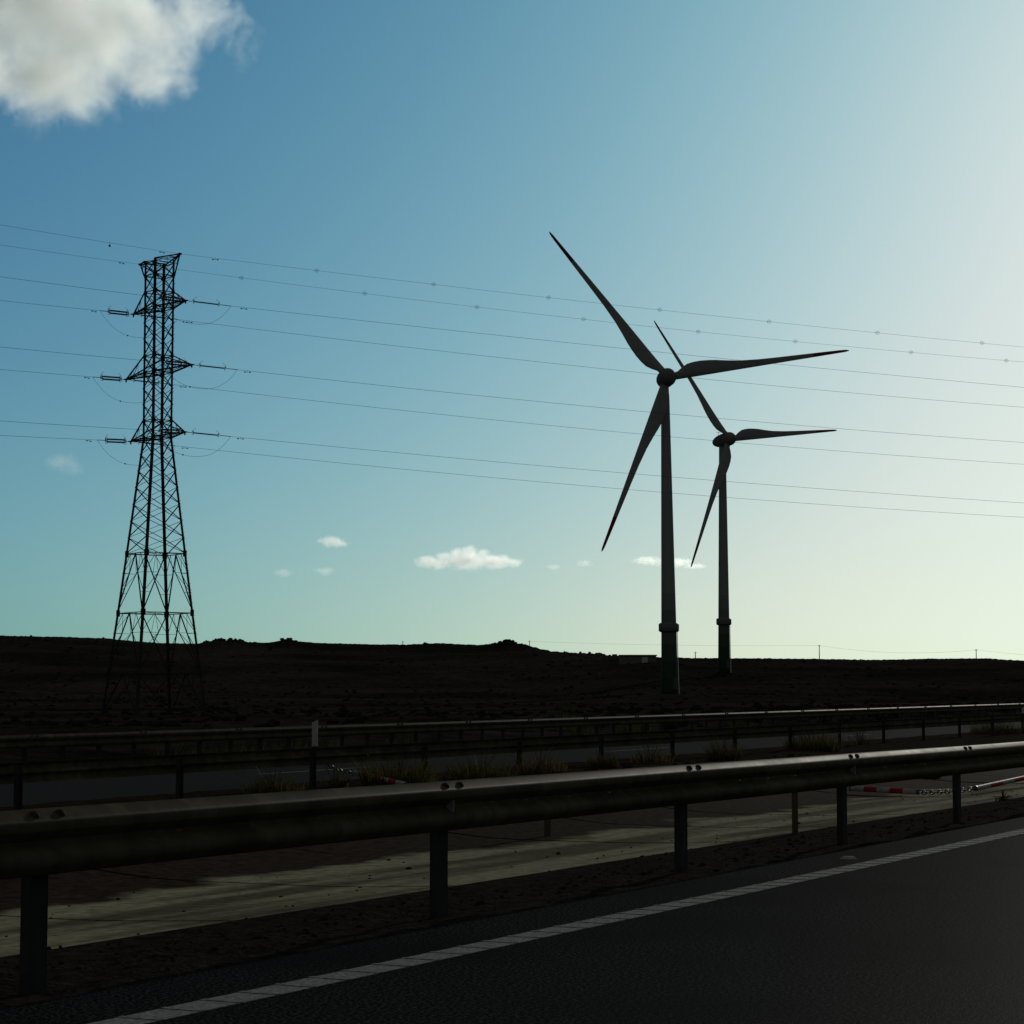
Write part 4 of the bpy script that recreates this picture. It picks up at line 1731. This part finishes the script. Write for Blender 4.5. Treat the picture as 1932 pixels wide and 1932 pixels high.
# ------------------------------------------------------------------ clouds
def cloud(label, blobs, depth, dens, nscale, seed, k=3.0, amp=0.75, aniso=0.7, name='cloud', thr=0.0, rgh=0.58):
    """blobs: (u, v, ru, rv) ellipsoids in picture units at the given distance"""
    pxm = depth / F
    cu = sum(b[0] for b in blobs) / len(blobs)
    cv = sum(b[1] for b in blobs) / len(blobs)
    C = at(cu, cv, depth)
    S = max(max(b[2], b[3]) for b in blobs) * pxm      # unit length
    loc = []
    for b in blobs:
        u, v, ru, rv = b[:4]
        p = at(u, v, depth) - C
        loc.append((p / S, ru * pxm / S, rv * pxm / S))
    # hull
    bm = bmesh.new()
    for p, rx, rz in loc:
        g = 1.0
        M = Matrix.Translation(p) @ Matrix.Diagonal((rx * g, (rx * 0.6 + rz * 0.5) * g, rz * g, 1))
        bmesh.ops.create_icosphere(bm, subdivisions=3, radius=1.0, matrix=M)
    me = bpy.data.meshes.new(name)
    bm.to_mesh(me)
    bm.free()
    o = bpy.data.objects.new(name, me)
    COL.objects.link(o)
    o.location = C
    o.scale = (S, S, S)
    rm = o.modifiers.new('remesh', 'REMESH')
    rm.mode = 'VOXEL'
    rm.voxel_size = 0.06 if len(blobs) > 1 else 0.05
    tag(o, label, 'cloud', 'clouds in the sky')
    m, nt = nodes_of('cloud_vapour_%d' % seed)
    out = N(nt, 'ShaderNodeOutputMaterial')
    pv = N(nt, 'ShaderNodeVolumePrincipled')
    pv.inputs['Color'].default_value = (0.992, 0.999, 0.985, 1)
    pv.inputs['Anisotropy'].default_value = aniso
    nt.links.new(pv.outputs[0], out.inputs['Volume'])
    tc = N(nt, 'ShaderNodeTexCoord')
    # field = max over blobs of 1-|(p-c)/r|
    cur = None
    for (p, rx, rz), wgt in zip(loc, [b[4] if len(b) > 4 else 1.0 for b in blobs]):
        mp = N(nt, 'ShaderNodeMapping')
        sx, sy, sz = 1 / rx, 1 / (rx * 0.6 + rz * 0.5), 1 / rz
        mp.inputs['Scale'].default_value = (sx, sy, sz)
        mp.inputs['Location'].default_value = (-p.x * sx, -p.y * sy, -p.z * sz)
        nt.links.new(tc.outputs['Object'], mp.inputs[0])
        ln = N(nt, 'ShaderNodeVectorMath', operation='LENGTH')
        nt.links.new(mp.outputs[0], ln.inputs[0])
        sb = N(nt, 'ShaderNodeMath', operation='SUBTRACT')
        sb.inputs[0].default_value = 1.0
        nt.links.new(ln.outputs['Value'], sb.inputs[1])
        if wgt != 1.0:
            sw = N(nt, 'ShaderNodeMath', operation='MULTIPLY')
            sw.inputs[1].default_value = wgt
            nt.links.new(sb.outputs[0], sw.inputs[0])
            sb = sw
        if cur is None:
            cur = sb.outputs[0]
        else:
            mx = N(nt, 'ShaderNodeMath', operation='SMOOTH_MAX')
            mx.inputs[2].default_value = 0.15
            nt.links.new(cur, mx.inputs[0])
            nt.links.new(sb.outputs[0], mx.inputs[1])
            cur = mx.outputs[0]
    nz = N(nt, 'ShaderNodeTexNoise')
    nz.inputs['Scale'].default_value = nscale
    nz.inputs['Detail'].default_value = 7
    nz.inputs['Roughness'].default_value = rgh
    nz.inputs['Distortion'].default_value = 0.35
    mp = N(nt, 'ShaderNodeMapping')
    mp.inputs['Location'].default_value = (seed * 3.1, seed * 1.7, 0)
    nt.links.new(tc.outputs['Object'], mp.inputs[0])
    nt.links.new(mp.outputs[0], nz.inputs['Vector'])
    # density = clamp((field - amp*noise_inv) * k)
    inv = N(nt, 'ShaderNodeMath', operation='MULTIPLY_ADD')
    inv.inputs[1].default_value = amp * 2
    inv.inputs[2].default_value = -amp * 1.25 - thr
    nt.links.new(nz.outputs['Fac'], inv.inputs[0])
    ad = N(nt, 'ShaderNodeMath', operation='ADD')
    nt.links.new(cur, ad.inputs[0])
    nt.links.new(inv.outputs[0], ad.inputs[1])
    # vanish at the rim
    rim = N(nt, 'ShaderNodeMath', operation='MULTIPLY')
    rim.use_clamp = True
    rim.inputs[1].default_value = 5.0
    nt.links.new(cur, rim.inputs[0])
    ml = N(nt, 'ShaderNodeMath', operation='MULTIPLY')
    ml.use_clamp = True
    ml.inputs[1].default_value = k
    nt.links.new(ad.outputs[0], ml.inputs[0])
    m3 = N(nt, 'ShaderNodeMath', operation='MULTIPLY')
    nt.links.new(ml.outputs[0], m3.inputs[0])
    nt.links.new(rim.outputs[0], m3.inputs[1])
    m4 = N(nt, 'ShaderNodeMath', operation='MULTIPLY')
    m4.inputs[1].default_value = dens / S
    nt.links.new(m3.outputs[0], m4.inputs[0])
    nt.links.new(m4.outputs[0], pv.inputs['Density'])
    me.materials.append(m)
    return o


cloud('large white cloud with a grey core at the top left corner',
      [(60, -10, 350, 200), (-40, 80, 280, 170), (180, 60, 220, 200), (275, 60, 105, 190), (100, 150, 210, 120), (345, 25, 130, 95, 0.8), (410, 55, 105, 95, 0.64), (450, 105, 60, 80, 0.5), (350, 150, 55, 110, 0.55), (60, 190, 120, 85, 0.7)],
      2600, 8.0, 3.4, 1, k=1.3, amp=1.1, rgh=0.66, thr=0.04)
cloud('long puffy white cloud low in the middle, largest of the small ones', [(880, 1056, 66, 26), (820, 1062, 48, 16), (930, 1060, 54, 18), (968, 1062, 26, 12), (862, 1044, 22, 14), (886, 1040, 24, 16), (912, 1046, 20, 14),
      (802, 1057, 26, 13), (838, 1052, 24, 14), (950, 1056, 22, 13)], 7000, 3.0, 6.0, 2, amp=0.95, k=2.0, rgh=0.64)
cloud('small rounded white cloud low, left of the long puffy one', [(626, 1022, 36, 15), (640, 1026, 28, 10)], 7000, 1.4, 4.0, 3, amp=0.95, k=2.0, rgh=0.64)
cloud('long flat white cloud behind the nearer turbine tower', [(1222, 1058, 40, 12), (1270, 1062, 52, 13), (1310, 1068, 30, 8)], 7000, 1.5, 5.0, 4, amp=0.95, k=2.0, rgh=0.64)
cloud('faint wispy cloud just left of the pylon', [(115, 872, 44, 28), (140, 884, 30, 20)], 6000, 0.32, 3.2, 5, amp=0.95, rgh=0.65, k=1.5)
cloud('tiny faint cloud below the small rounded one', [(612, 1078, 30, 12)], 7000, 0.4, 3.0, 6, amp=0.95, k=2.0, rgh=0.64)
cloud('tiny faint cloud left of the other low ones, near the pylon', [(535, 1081, 26, 12)], 7000, 0.35, 3.0, 7, amp=0.95, k=2.0, rgh=0.64)
cloud('tiny faint cloud between the long puffy one and the nearer turbine', [(1103, 1063, 24, 10)], 7000, 0.3, 3.0, 8, amp=0.95, k=2.0, rgh=0.64)
cloud('faintest small cloud just right of the long puffy one', [(1045, 1070, 20, 8)], 7000, 0.3, 3.0, 9, amp=0.95, k=2.0, rgh=0.64)

# ------------------------------------------------------------------ light
w = bpy.data.worlds.new('World')
scene.world = w
w.use_nodes = True
nt = w.node_tree
nt.nodes.clear()
out = N(nt, 'ShaderNodeOutputWorld')
bg = N(nt, 'ShaderNodeBackground')
sky = N(nt, 'ShaderNodeTexSky')
sky.sky_type = 'NISHITA'
sky.sun_disc = False
sky.sun_elevation = SUN_EL
sky.sun_rotation = SUN_AZ
sky.air_density = 1.0
sky.dust_density = 1.0
sky.ozone_density = 1.0
bg.inputs['Strength'].default_value = 0.1
# the film's response to the sky: per-channel gain and contrast with a soft shoulder
sep = N(nt, 'ShaderNodeSeparateColor')
com = N(nt, 'ShaderNodeCombineColor')
outs = []
nt.links.new(sky.outputs[0], sep.inputs[0])
for ch, (gain, gams) in enumerate(((0.00197, (1.202, 0.645, 0.109)), (0.0284, (0.612, 0.558, 0.042)), (0.0622, (0.207, 0.209, 0.610)))):
    pw = None
    for k in range(3):
        q = N(nt, 'ShaderNodeMath', operation='POWER')
        q.inputs[1].default_value = gams[k]
        nt.links.new(sep.outputs[k], q.inputs[0])
        if pw is None:
            pw = q
        else:
            mm = N(nt, 'ShaderNodeMath', operation='MULTIPLY')
            nt.links.new(pw.outputs[0], mm.inputs[0])
            nt.links.new(q.outputs[0], mm.inputs[1])
            pw = mm
    ml = N(nt, 'ShaderNodeMath', operation='MULTIPLY')
    ml.inputs[1].default_value = -gain
    nt.links.new(pw.outputs[0], ml.inputs[0])
    ex = N(nt, 'ShaderNodeMath', operation='EXPONENT')
    nt.links.new(ml.outputs[0], ex.inputs[0])
    sb = N(nt, 'ShaderNodeMath', operation='MULTIPLY_ADD')
    sb.inputs[1].default_value = -10.0
    sb.inputs[2].default_value = 10.0 + (0.18, 0.05, 0.0)[ch]
    nt.links.new(ex.outputs[0], sb.inputs[0])
    outs.append(sb)
lim = N(nt, 'ShaderNodeMath', operation='MULTIPLY')
lim.inputs[1].default_value = 0.90
nt.links.new(outs[1].outputs[0], lim.inputs[0])
mn = N(nt, 'ShaderNodeMath', operation='SMOOTH_MIN')
mn.inputs[2].default_value = 0.8
nt.links.new(outs[0].outputs[0], mn.inputs[0])
nt.links.new(lim.outputs[0], mn.inputs[1])
nt.links.new(mn.outputs[0], com.inputs[0])
nt.links.new(outs[1].outputs[0], com.inputs[1])
nt.links.new(outs[2].outputs[0], com.inputs[2])
# pale neutral sky added behind the camera to light faces turned towards it
tc = N(nt, 'ShaderNodeTexCoord')
sx = N(nt, 'ShaderNodeSeparateXYZ')
nt.links.new(tc.outputs['Generated'], sx.inputs[0])
mr = N(nt, 'ShaderNodeMapRange')
mr.interpolation_type = 'SMOOTHSTEP'
mr.inputs['From Min'].default_value = 0.35
mr.inputs['From Max'].default_value = -0.45
mr.inputs['To Max'].default_value = 0.85
nt.links.new(sx.outputs['Y'], mr.inputs['Value'])
mx = N(nt, 'ShaderNodeMixRGB')
mx.inputs[2].default_value = (2.0, 2.12, 1.95, 1)
nt.links.new(mr.outputs[0], mx.inputs[0])
nt.links.new(com.outputs[0], mx.inputs[1])
nt.links.new(mx.outputs[0], bg.inputs[0])
nt.links.new(bg.outputs[0], out.inputs[0])

sd = bpy.data.lights.new('sun', 'SUN')
sd.energy = 2.3
sd.angle = radians(0.5)
sd.color = (1.0, 0.96, 0.83)
so = bpy.data.objects.new('sun', sd)
COL.objects.link(so)
sdir = Vector((sin(SUN_AZ) * cos(SUN_EL), cos(SUN_AZ) * cos(SUN_EL), sin(SUN_EL)))
so.rotation_euler = (-sdir).to_track_quat('-Z', 'Y').to_euler()
so.location = (60, 100, 60)

# ------------------------------------------------------------------ render settings
scene.render.engine = 'CYCLES'
vs = scene.view_settings
vs.view_transform = 'Standard'
vs.look = 'None'
vs.exposure = 0.0
vs.gamma = 1.0
scene.cycles.use_denoising = True
scene.cycles.max_bounces = 16
scene.cycles.volume_bounces = 14
scene.cycles.volume_step_rate = 1.0
scene.cycles.volume_max_steps = 128
scene.cycles.sample_clamp_indirect = 4
